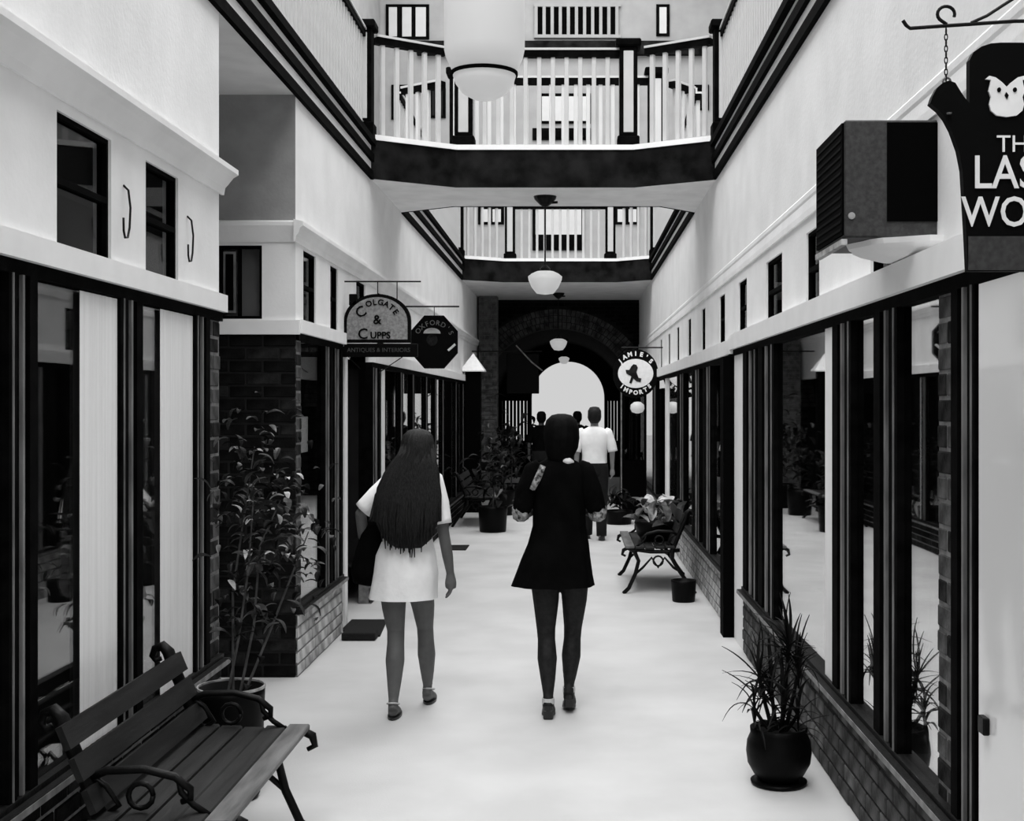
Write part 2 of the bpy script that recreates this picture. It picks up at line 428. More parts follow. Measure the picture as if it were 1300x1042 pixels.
balustrade((XL - .05, 2.0), (XL - .05, 10.95), 'long white balustrade on upper left balcony edge nearest camera', (False, True))
balustrade((XE + .05, 2.0), (XE + .05, 10.95), 'long white balustrade on upper right balcony edge nearest camera', (False, True))
balustrade((XL + .03, 11.09), (-1.17, 11.47), 'short angled balustrade left of front bridge centre', (False, False))
balustrade((-1.0, 11.52), (.5, 11.52), 'centre balustrade on the front of the bridge between two dark newels', (True, True))
balustrade((.66, 11.46), (XE - .03, 11.12), 'short angled balustrade right of front bridge centre')
balustrade((XL + .03, 12.92), (-1.30, 12.60), 'short angled balustrade at left on rear edge of bridge')
balustrade((-1.14, 12.5), (.82, 12.5), 'straight balustrade on rear edge of bridge, seen through the front one', (True, True))
balustrade((.98, 12.60), (XE - .03, 12.92), 'short angled balustrade at right on rear edge of bridge')
balustrade((XL - .05, 13.1), (XL - .05, 19.95), 'long balustrade on left edge of the far ceiling opening', (False, True))
balustrade((XE + .05, 13.1), (XE + .05, 19.95), 'long balustrade on right edge of the far ceiling opening', (False, True))
balustrade((XL + .03, 20.1), (-1.19, 20.44), 'short angled balustrade at left end of far opening')
balustrade((-1.03, 20.5), (.6, 20.5), 'centre balustrade over the brick arch between two newels', (True, True))
balustrade((.76, 20.44), (XE - .03, 20.1), 'short angled balustrade at right end of far opening')

# features of the upper end wall
YE = 22.5
def px(x, y, D): return ((x - VX) * D / F, H + (VY - y) * D / F)
def wallbox(b, x0, y0, x1, y1, D, d0, d1):
    a, c = px(x0, y0, D); e, g = px(x1, y1, D); b.box(a, e, D - d1, D - d0, g, c)
b = MB(); wallbox(b, 530, 54, 892, 71, YE, 0, .12); struct(b.build('trim_30', M['beam']))
t = thing('wall_vent', 'louvred vent with dark slots high on far upper wall above beam', 'vent', (px(733, 44, YE)[0], YE, px(733, 44, YE)[1]))
b = MB(); wallbox(b, 682, 9, 784, 46, YE, 0, .02); b.build('backing', M['black'], t)
for i in range(11):
    x = 678.6 + i * 10.25; b = MB(); wallbox(b, x, 8, x + 4, 47, YE, .02, .06); b.build('slat', M['upper'], t)
b = MB(); wallbox(b, 678, 5, 788, 9.5, YE, 0, .062); wallbox(b, 678, 45, 788, 49, YE, 0, .062); b.build('vent_frame', M['upper'], t)
def upper_window(x0, y0, x1, y1, panel=True, cols=2, rows=2, pm='bal'):
    WN[0] += 1; cx, cz = px((x0 + x1) / 2, y1, YE); r = struct(empty('window_%d' % WN[0], (cx, YE, cz)))
    b = MB(); wallbox(b, x0, y0, x1, y1, YE, 0, .03); b.build('window_frame', M['dark'], r)
    for i in range(cols):
        for j in range(rows):
            a = x0 + 4 + (x1 - x0 - 4) * i / cols; c = x0 + (x1 - x0 - 0) * (i + 1) / cols - 4
            e = y0 + 4 + (y1 - y0 - 4) * j / rows; g = y0 + (y1 - y0) * (j + 1) / rows - 3
            b = MB(); wallbox(b, a, e, c, g, YE, .03, .04); b.build('pane', M[pm], r)
upper_window(684, 119, 750, 157, cols=1, rows=1); upper_window(676, 163, 750, 178, cols=1, rows=1, pm='black')
upper_window(497, 108, 519, 152, cols=2, rows=1, pm='interior'); upper_window(545, 112, 566, 150, cols=2, rows=1, pm='interior')
upper_window(878, 108, 900, 140, cols=2, rows=1); upper_window(676, 258, 742, 301, cols=1, rows=1); upper_window(676, 301, 742, 318, cols=1, rows=1, pm='black')
upper_window(607, 262, 640, 285, cols=2, rows=1); upper_window(780, 262, 812, 285, cols=2, rows=1)
upper_window(490, 6, 545, 50, cols=3, rows=1); upper_window(833, 6, 850, 46, cols=1, rows=1)

# end wall with brick arch, vaulted passage, outer arch
def arch_pts(xc, zc, R, n=28): return [(xc - R * math.cos(PI * i / n), zc + R * math.sin(PI * i / n)) for i in range(n + 1)]
def arch_wall(b, xc, zc, R, x0, x1, ztop, y0, y1):
    P = arch_pts(xc, zc, R)
    for (xa, za), (xb_, zb_) in zip(P, P[1:]):
        b.prism([(xa, y0, za), (xb_, y0, zb_), (xb_, y0, ztop), (xa, y0, ztop)], (0, y1 - y0, 0))
    b.box(x0, xc - R, y0, y1, 0, ztop); b.box(xc + R, x1, y0, y1, 0, ztop)
XC, ZC, RA = -.30, 1.68, 1.50
b = MB(); arch_wall(b, XC, ZC, RA, -3.4, 3.0, ZB, 24, 24.3); we = struct(b.build('wall_end', M['mortard']))
b = MB(); bh = .075
for r in range(50):
    z = r * bh; u = -1.9 - (.11 if r % 2 else 0)
    while u < 1.4:
        cx = u + .1; dd = math.hypot(cx - XC, z + .03 - ZC)
        inside = (dd < RA + .40) if z > ZC else abs(cx - XC) < RA + .08
        if not inside and z + .065 < ZB: b.box(u, u + .205, 23.97, 24.0, z, z + .063)
        u += .217
q = b.build('brick_courses', M['brick'], we); q['kind'] = 'stuff'
b = MB()
for ring, (r0, r1) in enumerate(((RA, RA + .11), (RA + .125, RA + .235), (RA + .25, RA + .36))):
    n = 58 + ring * 4
    for i in range(n):
        a0 = PI * (i + .08) / n; a1 = PI * (i + .92) / n
        b.prism([(XC + rr * math.cos(a), 23.95, ZC + rr * math.sin(a)) for a, rr in ((a0, r0), (a1, r0), (a1, r1), (a0, r1))], (0, .06, 0))
q = b.build('arch_bricks', M['mbrick'], we); q['kind'] = 'stuff'
b = MB(); P = arch_pts(XC, ZC, RA)
for (xa, za), (xb_, zb_) in zip(P, P[1:]):
    b.prism([(xa, 24.3, za), (xb_, 24.3, zb_), (xb_, 24.3, zb_ + .2), (xa, 24.3, za + .2)], (0, 5.7, 0))
struct(b.build('ceiling_vault', M['brick']))
struct(MB().box(XC - RA - .15, XC - RA, 24.3, 30, 0, ZC + .1).build('wall_passage_left', M['brick']))
struct(MB().box(XC + RA, XC + RA + .15, 24.3, 30, 0, ZC + .1).build('wall_passage_right', M['brick']))
AX, AZ, AR = -.13, 1.88, .87
b = MB(); P = arch_pts(AX, AZ, AR)
for (xa, za), (xb_, zb_) in zip(P, P[1:]): b.prism([(xa, 30, za), (xb_, 30, zb_), (xb_, 30, 4), (xa, 30, 4)], (0, .3, 0))
for x0, x1, op in ((-3.6, AX - AR, (-1.70, -1.10)), (AX + AR, 3.2, (.82, 1.12))):
    b.box(x0, op[0], 30, 30.3, 0, 4); b.box(op[1], x1, 30, 30.3, 0, 4); b.box(op[0], op[1], 30, 30.3, 0, .82); b.box(op[0], op[1], 30, 30.3, 1.85, 4)
struct(b.build('wall_outer', M['brick']))
for k, (x0, x1, n, lab) in enumerate(((-1.70, -1.10, 7, 'dark vertical-barred screen left of the far white arch'), (.82, 1.12, 4, 'dark vertical-barred screen right of the far white arch'))):
    t = thing('barred_screen', lab, 'screen', ((x0 + x1) / 2, 30.1, .82))
    b = MB(); b.box(x0, x1, 30.06, 30.12, .82, .86); b.box(x0, x1, 30.06, 30.12, 1.81, 1.85); b.build('screen_frame', M['dark'], t)
    for i in range(n):
        c = x0 + (x1 - x0) * (i + .5) / n; MB().box(c - .031, c + .031, 30.06, 30.12, .86, 1.81).build('bar', M['dark'], t)
# brick pier beside the end wall
t = thing('brick_pier', 'greyish brick pier standing left of the far brick arch', 'pier', (-1.55, 23.3, 0))
MB().box(-1.72, -1.40, 23.1, 23.5, 0, ZB).build('core', M['mortar'], t)
q = MB()
for r in range(48):
    z = r * .077
    for k in range(2):
        u = -1.725 + k * .165 - (.0 if r % 2 else .0); w2 = (.10 if (r % 2) == k else .22); u = -1.725 if k == 0 else -1.725 + (.11 if r % 2 == 0 else .23)
        q.box(u, min(u + w2 - .012, -1.395), 23.08, 23.1, z, z + .065)
q = q.build('brick_courses', M['mbrick2'], t); q['kind'] = 'stuff'

# ------------------------------------------------------------------ shopfronts
def post(t, s, X, y0, y1, z0, z1, m='dark', proud=.02, name='post'):
    """moulded post: flat board with two raised fillets; s = +1 faces +X (left side), -1 faces -X"""
    w_ = y1 - y0; b = MB()
    def bx(a, c, d0, d1): x0, x1 = sorted((X + s * d0, X + s * d1)); b.box(x0, x1, a, c, z0, z1)
    bx(y0, y1, -.10, proud * .4)
    bx(y0, y0 + w_ * .28, proud * .4, proud); bx(y1 - w_ * .28, y1, proud * .4, proud)
    o = b.build(name, M[m], t)
    if m == 'dark' and w_ > .12:
        b = MB(); b0 = y0 + w_ * .46; x0, x1 = sorted((X + s * proud * .4, X + s * (proud * .4 + .012))); b.box(x0, x1, b0, b0 + w_ * .08, z0, z1)
        x0, x1 = sorted((X + s * proud, X + s * (proud + .004)))
        b.box(x0, x1, y0 + w_ * .10, y0 + w_ * .14, z0, z1)
        b.build('worn_bead', M['edge'], o)
    return o
def shopfront(side, label, segs, y0, y1, zh, zp, gl, pmats, fh=.10, xo=0, mort='mortar', deep=.5, fascia_m='cream', sy0=None, sy1=None, fy1=None):
    s = 1 if side < 0 else -1
    X = (XL if side < 0 else XR) + xo
    t = thing('shopfront', label, 'shopfront', (X, (y0 + y1) / 2, 0), 'shopfronts lining the arcade')
    def bx(b, d0, d1, a, c, z0, z1): x0, x1 = sorted((X + s * d0, X + s * d1)); return b.box(x0, x1, a, c, z0, z1)
    bx(MB(), -.04, .045, y0 - .0, (fy1 or y1) + .0, zh, zh + fh).build('fascia_board', M[fascia_m], t)
    bx(MB(), -.10, .02, y0, y1, zh - .045, zh).build('head_rail', M['dark'], t)
    py0 = y0 if sy0 is None else sy0; py1 = y1 if sy1 is None else sy1
    pl = bx(MB(), -.10, .01, py0, py1, 0, zp - .05).build('plinth', M[mort], t)
    vis0 = max(py0, 3.2)
    bricks(pl, 'y', X + s * .0005, vis0, py1, 0.0, zp - .05, mats=pmats)
    sl = bx(bx(MB(), -.1, .055, py0, py1, zp - .05, zp - .02), -.1, .025, py0, py1, zp - .02, zp).build('sill', M['darkwood'], t)
    bx(MB(), .055, .059, py0, py1, zp - .046, zp - .024).build('sill_edge', M['edge'], sl)
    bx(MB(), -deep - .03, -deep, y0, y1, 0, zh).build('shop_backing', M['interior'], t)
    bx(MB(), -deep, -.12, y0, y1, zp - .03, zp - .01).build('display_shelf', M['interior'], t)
    for sg in segs:
        k, a, c = sg[:3]
        if k == 'post': post(t, s, X, a, c, zp, zh - .045)
        elif k == 'white': bx(MB(), -.1, .01, a, c, zp if len(sg) < 4 else 0, zh - .045).build('pier_board', M['cream'], t)
        elif k == 'pane':
            bx(MB(), -.014, -.008, a, c, zp, zh - .045).build('pane', M[gl], t)
        elif k == 'brick':
            p = bx(MB(), -.12, .0, a, c, zp * 0, zh - .045).build('brick_pier', M['mortar'], t)
            bricks(p, 'y', X - s * .010, a, c, 0, zh - .045, bl=.2, mats=('mbrick', 'brick2', 'mbrick'), bh=.072)
        elif k == 'tall': 
            bx(MB(), -.05, .09, a, c, 0, zh - .02).build('door_post', M['black'], t)
        elif k == 'white_panel':
            b = MB(); n = 14; pts = [(X + s * (.004 + .003 * (i % 2)), a + (c - a) * i / n) for i in range(n + 1)]
            R = [[(x, y, zz) for x, y in pts] for zz in (zp, zh - .05)]
            b.rings(R, False, False, False); b.build('white_panel', M['curtain'], t)
        elif k == 'door':
            bx(MB(), -.03, -.0, a, c, .12, zh - .1).build('door_panel', M['white'], t)
    return t
ZF1 = 2.205
shopfront(-1, 'near left shopfront with two white-panelled windows behind the bench',
    [('pane', 1.0, 2.9), ('post', 2.9, 3.1), ('pane', 3.1, 3.92), ('post', 3.92, 4.13), ('pane', 4.13, 4.89), ('white_panel', 4.52, 4.90), ('post', 4.89, 5.14), ('pane', 5.14, 5.86), ('white_panel', 5.40, 5.87),
     ('post', 5.86, 6.09), ('brick', 6.09, 6.31)], -1, 6.31, ZF1, .50, 'gl', ('brick', 'brick2'), fh=.085)
t2 = shopfront(-1, 'middle left shopfront with pale plinth and paper notice beyond entry recess',
    [('brick', 8.06, 8.2), ('pane', 8.2, 8.9), ('post', 8.9, 9.2), ('post', 9.24, 9.6)], 8.06, 9.62, 2.20, .45, 'gl', ('pbrick', 'pbrick', 'pbrick2'), fh=.085)
MB().box(XL - .045, XL - .042, 8.32, 8.62, 1.42, 1.66).build('paper_notice', M['paper'], t2)
segs3 = [('post', 11.0, 11.5), ('white', 11.62, 11.8)]
ys = [11.8, 13.0, 13.95, 15.2, 16.2, 17.1, 19.0, 20.2]
for a, c in zip(ys, ys[1:]): segs3 += [('pane', a, c - .2), ('post', c - .2, c), ('white', c, c + .06)]
shopfront(-1, 'far left shopfront with slim white mullions behind the hanging signs', segs3, 11.0, 21.5, 2.11, .35, 'gl', ('brick', 'brick2'), fh=.10, sy0=11.0, sy1=21.5)
t = thing('porch_post', 'slim white painted post at the edge of black doormat', 'post', (XL - .05, 9.95, 0))
MB().bev(XL - .085, XL - .015, 9.9, 10.0, 0.0, 2.16, .006).build('shaft', M['cream'], t)
MB().bev(XL - .10, XL + .0, 9.88, 10.02, 2.10, 2.19, .006).build('cap', M['cream'], t)
t = thing('doorway_screen', 'dark panelled shop door set back beside the white post', 'door', (-2.4, 10.6, 0))
MB().box(-3.3, XL - .35, 10.93, 10.97, 0, 2.2).build('door_panel', M['darkwood'], t); MB().box(-3.3, -2.2, 9.64, 9.70, 0, 2.2).build('side_panel', M['dark'], t)
MB().box(-2.85, -2.75, 9.7, 10.93, 0, 2.2).build('rear_panel', M['darkwood'], t)

shopfront(1, 'near right shopfront with tall reflecting windows behind the spiky potted plant',
    [('post', 3.74, 3.975), ('brick', 3.975, 4.17), ('pane', 4.17, 4.64), ('post', 4.64, 5.0), ('pane', 5.0, 5.41), ('post', 5.41, 5.8), ('white', 5.8, 6.01),
     ('pane', 6.01, 7.5), ('post', 7.5, 8.14), ('post', 8.2, 8.86), ('white', 8.88, 9.4, 1)], 3.74, 9.4, 2.15, .46, 'gr', ('mbrick', 'mbrick2', 'mbrick'), fh=.11, mort='mortard', sy1=8.9)
shopfront(1, 'far right shopfront with dark posts and pale plinth behind the bench',
    [('tall', 9.42, 9.62), ('pane', 9.62, 10.94), ('post', 10.94, 11.6), ('post', 11.9, 12.7), ('pane', 12.7, 13.6), ('post', 13.6, 14.5), ('pane', 14.5, 16.2), ('white', 16.2, 16.5), ('pane', 16.5, 18.2),
     ('post', 18.2, 19.0), ('pane', 19.0, 21)], 9.4, 21.5, 2.12, .44, 'gr', ('pbrick', 'pbrick2', 'pbrick'), fh=.11, mort='mortar', sy0=9.62)
t = shopfront(1, 'shop door with painted white reflection at right edge beneath owl sign', [], 1.2, 3.74, 2.15, .10, 'gl', ('mbrick',), fh=.11, sy0=1.2)
MB().box(XR - .02, XR + .02, 1.9, 3.70, .10, 2.10).build('door_panel', M['gloss'], t)  # white reflection of the glass door, painted on as glossy white
MB().bev(XR - .04, XR - .02, 3.60, 3.65, .80, .85, .003).build('door_plate', M['iron'], t)
# back of the interiors
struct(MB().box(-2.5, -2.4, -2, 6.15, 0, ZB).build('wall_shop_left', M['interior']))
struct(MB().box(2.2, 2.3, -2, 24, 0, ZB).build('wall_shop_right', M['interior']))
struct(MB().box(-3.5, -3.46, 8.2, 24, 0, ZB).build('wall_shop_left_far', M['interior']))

# ------------------------------------------------------------------ hooks on the near left frieze
def hook(y, z, lab):
    b = MB(); X = XL
    P = [(X + .0, y + .05, z + .21), (X + .02, y + .05, z + .19), (X + .03, y + .045, z + .12), (X + .03, y + .035, z + .04), (X + .03, y + .015, z + .0), (X + .03, y - .015, z - .005), (X + .03, y - .03, z + .02), (X + .03, y - .032, z + .07)]
    b.tube(P, .0045, 8); o = b.build('wall_hook', M['iron'], smooth=True); tag(o, lab, 'hook', 'hooks on the near left frieze')
hook(4.92, 2.40, 'curved black hook between the two near left frieze windows')
hook(5.74, 2.40, 'curved black hook right of the second near left frieze window')

# ------------------------------------------------------------------ signs
def sign_colgate():
    D = 9.75; t = thing('hanging_sign', 'grey arched hanging sign with black rim reading COLGATE and CUPPS', 'sign', (-1.5, D, 2.2))
    k = D / F; cx, zb = (479 - VX) * k, H + (VY - 435) * k; hw = 42.5 * k; zt = H + (VY - 373) * k
    def outline(g):
        w_, hh = hw - g, (zt - zb) - g; P = [(cx - w_, zb + (g if g else 0))]
        zs = zb + hh * .45
        for i in range(21):
            a = PI * i / 20; P.append((cx - w_ * math.cos(a), zs + (zb + hh - zs) * math.sin(a)))
        P.append((cx + w_, zb + (g if g else 0))); return P
    MB().prism([(x, D, z) for x, z in outline(0)], (0, .04, 0)).build('rim_board', M['signk'], t)
    MB().prism([(x, D - .006, z) for x, z in outline(.025)], (0, .008, 0)).build('face', M['signg'], t)
    b = MB(); Rr = .165
    y = D - .010; cz = zb + .16
    text_into(b, 'C', .115, cx - .125, y, cz + .075, .5, .002, .001)
    for i, ch in enumerate('OLGATE'):
        a = math.radians(-22 + 15.5 * i); text_into(b, ch, .062, cx + .172 * math.sin(a), y, cz - .02 + .172 * math.cos(a), -a, .002, .0015)
    text_into(b, '&', .10, cx, y, zb + .175, 0, .002, .002)
    text_into(b, 'C', .115, cx - .11, y, zb + .065, 0, .002, .001); text_into(b, 'UPPS', .072, cx + .025, y, zb + .055, 0, .002, .002)
    b.split('letter', M['signk'], t)
    x0, x1 = (432 - VX) * k, (530 - VX) * k; z0, z1 = H + (VY - 453) * k, H + (VY - 436) * k
    q = MB().bev(x0, x1, D - .01, D + .05, z0, z1, .006).build('name_bar', M['signk'], t)
    b = MB(); text_into(b, 'ANTIQUES & INTERIORS', .045, (x0 + x1) / 2, D - .012, (z0 + z1) / 2, 0, .001)
    b.split('letter', M['stem'], q)
    # bracket rod above, with hangers, and stays below
    b = MB(); zr = H + (VY - 357) * k
    b.tube([(XL, D + .02, zr), ((534 - VX) * k, D + .02, zr)], .006, 8)
    b.tube([(cx, D + .02, zr), (cx, D + .02, zt - .01)], .004, 6); b.tube([(cx + .15, D + .02, zr), (cx + .15, D + .02, zt - .06)], .004, 6)
    b.tube([(x0 + .06, D + .02, z0), (x0 + .15, D + .02, z0 - .09)], .003, 6); b.tube([(x1 - .12, D + .02, z0), (x1 - .30, D + .02, z0 - .12)], .004, 6)
    b.split('bracket_rod', M['iron'], t)
    b = MB(); b.bev(cx - .22, cx - .16, D, D + .04, zt - .09, zt + .00, .005); b.build('finial', M['signk'], t)
sign_colgate()
def sign_octagon():
    D = 12.6; k = D / F; t = thing('hanging_sign', 'black eight-sided hanging sign with a pale-capped round figure', 'sign', (-1.4, D, 2.3))
    cx, cz = (551 - VX) * k, H + (VY - 434) * k; R = 31 * k; ry = 35 * k
    P = [(cx + R * 1.04 * math.cos(PI / 8 + i * PI / 4), cz + ry * 1.04 * math.sin(PI / 8 + i * PI / 4)) for i in range(8)]
    MB().prism([(x, D, z) for x, z in P][::-1], (0, .05, 0)).build('board', M['signk'], t)
    b = MB(); arc_text(b, 'OXFORD\'S', .07, cx, D - .004, cz, R * .78, -55, 62); b.split('letter', M['mortar'], t)
    b = MB(); c2 = cz + .085 * 1.0
    b.prism([(cx - .02 + .085 * math.cos(a), D - .012, c2 + .055 * math.sin(a)) for a in [PI * i / 12 for i in range(13)]][::-1] + [], (0, .012, 0)); b.build('pale_cap', M['pbrick'], t)
    b = MB(); b.prism([(cx - .02 + .055 * math.cos(a), D - .008, cz + .02 + .06 * math.sin(a)) for a in [2 * PI * i / 18 for i in range(18)]][::-1], (0, .008, 0)); b.build('figure_face', M['brick2'], t)
    b = MB(); p0 = px(569, 445, D); p1 = px(578, 437, D); b.tube([(p0[0], D - .008, p0[1]), (p1[0], D - .008, p1[1])], .012, 6); b.build('pale_stroke', M[ 'signw'], t)
    b = MB(); b.tube([(XL, D + .02, cz + ry + .08), (cx + .25, D + .02, cz + ry + .08)], .008, 8); b.tube([(cx, D + .02, cz + ry + .08), (cx, D + .02, cz + ry - .03)], .004, 6); b.split('bracket_rod', M['iron'], t)
sign_octagon()
def sign_jamies():
    D = 17.6; k = D / F; t = thing('hanging_sign', 'white oval hanging sign reading JAMIE\'S IMPORTS with a dark bird', 'sign', (.93, D, 2.1))
    cx, cz = (807 - VX) * k, H + (VY - 474) * k
    el = lambda rx, rz, n=28: [(cx + rx * math.cos(2 * PI * i / n), cz + rz * math.sin(2 * PI * i / n)) for i in range(n)][::-1]
    MB().prism([(x, D + .012, z) for x, z in el(29 * k, 31 * k)], (0, .04, 0)).build('board', M['signk'], t)
    MB().prism([(x, D, z) for x, z in el(22.5 * k, 18.5 * k)], (0, .02, 0)).build('oval_face', M['signw'], t)
    b = MB()
    for i, ch in enumerate("JAMIE'S"):
        a = math.radians(-52 + 104 * i / 6); text_into(b, ch, .084, cx + 24.5 * k * math.sin(a), D - .0, cz + 25 * k * math.cos(a), -a * .75, .003, .004)
    for i, ch in enumerate('IMPORTS'):
        a = math.radians(-48 + 96 * i / 6); text_into(b, ch, .080, cx + 23.5 * k * math.sin(a), D - .0, cz - 24.5 * k * math.cos(a), a * .75, .003, .004)
    b.split('letter', M['signw'], t)
    b = MB(); S = [(-.05, .10), (-.02, .13), (.02, .12), (.04, .08), (.02, .02), (.05, -.06), (.09, -.07), (.08, -.12), (.02, -.11), (-.02, -.07), (-.05, -.14), (-.08, -.13), (-.05, -.04), (-.12, 0), (-.13, .05), (-.08, .05)]
    b.prism([(cx - .01 + x, D - .008, cz + z) for x, z in S][::-1], (0, .008, 0)); b.build('bird_figure', M['brick2'], t)
    b = MB(); b.tube([(XR + .04, D + .03, cz + 33 * k), (cx - .2, D + .03, cz + 33 * k)], .01, 8); b.tube([(cx, D + .03, cz + 33 * k), (cx, D + .03, cz + 25 * k)], .005, 6); b.split('bracket_rod', M['iron'], t)
sign_jamies()
def sign_owl():
    D = 2.9; k = D / F; t = thing('hanging_sign', 'big black hanging sign with pale owl face reading THE LAST WORD', 'sign', (1.02, D, 2.05))
    q = lambda x, y: px(x, y, D)
    C = 1284
    left = [(1228, 300), (1226, 345)]
    out = [(1226, 345), (1224, 200), (1222, 260)]
    # left half outline from the bottom up: body edge, curled wing shoulder, rounded head
    half = [(1229, 344), (1227, 300), (1222, 215), (1217, 190), (1208, 165), (1200, 150), (1192, 140), (1181, 131), (1184, 122), (1190, 111), (1197, 105), (1205, 102), (1213, 105), (1219, 115), (1225, 124), (1231, 131), (1231, 90), (1231, 76), (1236, 66), (1246, 59), (1258, 55), (1271, 54)]
    full = half + [(2 * C - x, y) for x, y in half[::-1]]
    MB().prism([(q(x, y)[0], D, q(x, y)[1]) for x, y in full], (0, .025, 0)).build('board', M['signk'], t)
    MB().prism([(q(x, y)[0], D - .003, q(x, y)[1]) for x, y in ((1229, 343), (1229, 300), (2 * C - 1229, 300), (2 * C - 1229, 343))], (0, .003, 0)).build('lower_panel', M['acg'], t)
    oc = 1277
    hf = [(oc, 111), (1271, 105), (1263, 99), (1255, 97), (1250, 101), (1257, 102), (1256, 108), (1254, 116), (1257, 124), (1255, 133), (1257, 141), (1264, 147), (oc, 149)]
    of = hf + [(2 * oc - x, y) for x, y in hf[::-1][1:-1]]
    ow = MB().prism([(q(x, y)[0], D - .006, q(x, y)[1]) for x, y in of], (0, .006, 0)).build('owl_face', M['signw'], t)
    b = MB()
    for ex in (1267, 2 * oc - 1267): 
        c = q(ex, 115); b.prism([(c[0] + .0045 * math.cos(a), D - .009, c[1] + .0055 * math.sin(a)) for a in [2 * PI * i / 10 for i in range(10)]][::-1], (0, .003, 0))
    b.prism([(q(x, y)[0], D - .009, q(x, y)[1]) for x, y in ((1276, 118), (1279, 122), (1277, 127), (1274, 122))], (0, .003, 0)); b.build('owl_features', M['signk'], ow)
    b = MB(); text_into(b, 'THE', .055, q(1292, 180)[0], D - .004, q(0, 184)[1], 0, .001, 0)
    text_into(b, 'LAST', .108, q(1290, 218)[0], D - .004, q(0, 221)[1], 0, .001, .0008, .85); text_into(b, 'WORD', .098, q(1294, 272)[0], D - .004, q(0, 271)[1], 0, .001, .0008, .85)
    b.split('letter', M['signw'], t)
    MB().lathe([(.001, 0), (.006, .001), (.006, .004), (.001, .005)], (q(1204, 0)[0], D - .006, q(0, 146)[1]), 10).build('screw', M['edge'], t)
    # scrolled iron bracket
    br = MB(); zz = lambda y: q(0, y)[1]; xx = lambda x: q(x, 0)[0]; yb = D + .012
    br.tube([(xx(1148), yb, zz(24)), (xx(1152), yb, zz(30)), (xx(1157), yb, zz(34)), (xx(1200), yb, zz(31)), (xx(1290), yb, zz(25)), (XR + .10, yb, zz(22))], .0045, 8)
    sc = [(1203 + 11 * math.cos(a) * (1 - .0 * i), 16 - 10 * math.sin(a)) for i, a in enumerate([math.radians(v) for v in range(-20, 250, 20)])]
    br.tube([(xx(x), yb, zz(y)) for x, y in sc] + [(xx(1204), yb, zz(29))], .004, 8)
    br.tube([(xx(1235), yb, zz(27)), (xx(1255), yb, zz(18)), (xx(1275), yb, zz(5)), (xx(1330), yb, zz(-30)), (XR + .04, yb, zz(-36))], .0038, 8)
    br.split('bracket_scroll', M['iron'], t)
    for i in range(9):
        z = zz(34 + i * 7.4); b = MB(); c = Vector((xx(1203), yb, z - .007)); ring = []
        for a in range(9):
            an = 2 * PI * a / 8; dx = .0035 * math.cos(an); ring.append(c + (Vector((dx, 0, .0085 * math.sin(an))) if i % 2 else Vector((0, dx, .0085 * math.sin(an)))))
        b.tube(ring, .0014, 5); b.build('chain_link', M['iron'], t)
    b = MB(); c = Vector((xx(1204), yb, zz(102)))
    b.tube([c + Vector((.009 * math.cos(2 * PI * a / 10), 0, .009 * math.sin(2 * PI * a / 10))) for a in range(11)], .0025, 6); b.build('ring', M['edge'], t)
sign_owl()
# dark sign board hung near the brick arch
t = thing('hanging_sign', 'dark square sign board hung on a pale strut left of the far arch', 'sign', (-.9, 22, 2.2))
MB().bev(-1.17, -.60, 22, 22.06, 1.92, 2.62, .01).build('board', M['signk'], t)
MB().tube([(-1.0, 21.97, 2.76), (-.72, 21.97, 2.46), (-.54, 21.97, 2.32)], .014, 6).build('strut', M['mortar'], t)
MB().tube([(XL - .02, 22.03, 2.66), (-.55, 22.03, 2.66)], .012, 6).split('bracket_rod', M['iron'], t)

# ------------------------------------------------------------------ pendant lamps
def lamp(x, y, ztop, zb, w_, label, big=False):
    t = thing('pendant_lamp', label, 'lamp', (x, y, zb), 'opal lamps hanging down the arcade'); r = w_ / 2
    if big:
        MB().lathe([(r * .55, zb + .55), (r * .9, zb + .52), (r, zb + .44), (r, zb + .20), (r * .96, zb + .17), (r * .80, zb + .115)], (x, y, 0), 32).build('opal_shade', M['milk'], t, True)
        MB().lathe([(r * .79, zb + .096), (r * .83, zb + .098), (r * .83, zb + .110), (r * .79, zb + .112)], (x, y, 0), 32, False).build('rim_band', M['black'], t)
        MB().lathe([(r * .05, zb), (r * .3, zb + .006), (r * .55, zb + .028), (r * .72, zb + .065), (r * .78, zb + .096)], (x, y, 0), 32).build('bowl', M['milk'], t, True)
        MB().lathe([(.03, ztop - .04), (.05, ztop)], (x, y, 0), 16).build('canopy', M['iron'], t)
        MB().tube([(x, y, zb + .55), (x, y, ztop)], .01, 8).build('rod', M['iron'], t)
    else:
        h = w_ * .68
        MB().lathe([(r * .05, zb), (r * .5, zb + h * .05), (r * .78, zb + h * .3), (r * .97, zb + h * .62), (r, zb + h * .78), (r * .8, zb + h * .9), (r * .5, zb + h)], (x, y, 0), 28).build('opal_shade', M['milk'], t, True)
        MB().lathe([(r * .3, zb + h), (r * .3, zb + h + .03), (r * .1, zb + h + .06)], (x, y, 0), 16).build('gallery', M['iron'], t)
        MB().tube([(x, y, zb + h), (x, y, ztop)], .008, 8).build('rod', M['iron'], t)
        MB().lathe([(.02, ztop - .10), (.05, ztop - .08), (.10, ztop - .03), (.11, ztop)], (x, y, 0), 16).build('canopy', M['iron'], t)
        MB().tube([(x + .05, y, ztop - .06), (x + .12, y, ztop - .055)], .012, 6).build('cord_stub', M['iron'], t)
D = 5.0; lamp((615 - VX) * D / F, D, 8.0, H + (VY - 127) * D / F, .32, 'large white opal lamp with dark rim hanging nearest the camera', True)
lamp((692 - VX) * 12 / F, 12, ZB, H + (VY - 374) * 12 / F, .325, 'white opal lamp hanging from rod below the bridge')
lamp((709 - VX) * 22.5 / F, 22.5, ZB, H + (VY - 445) * 22.5 / F, .31, 'small white opal lamp hanging in front of the brick arch')
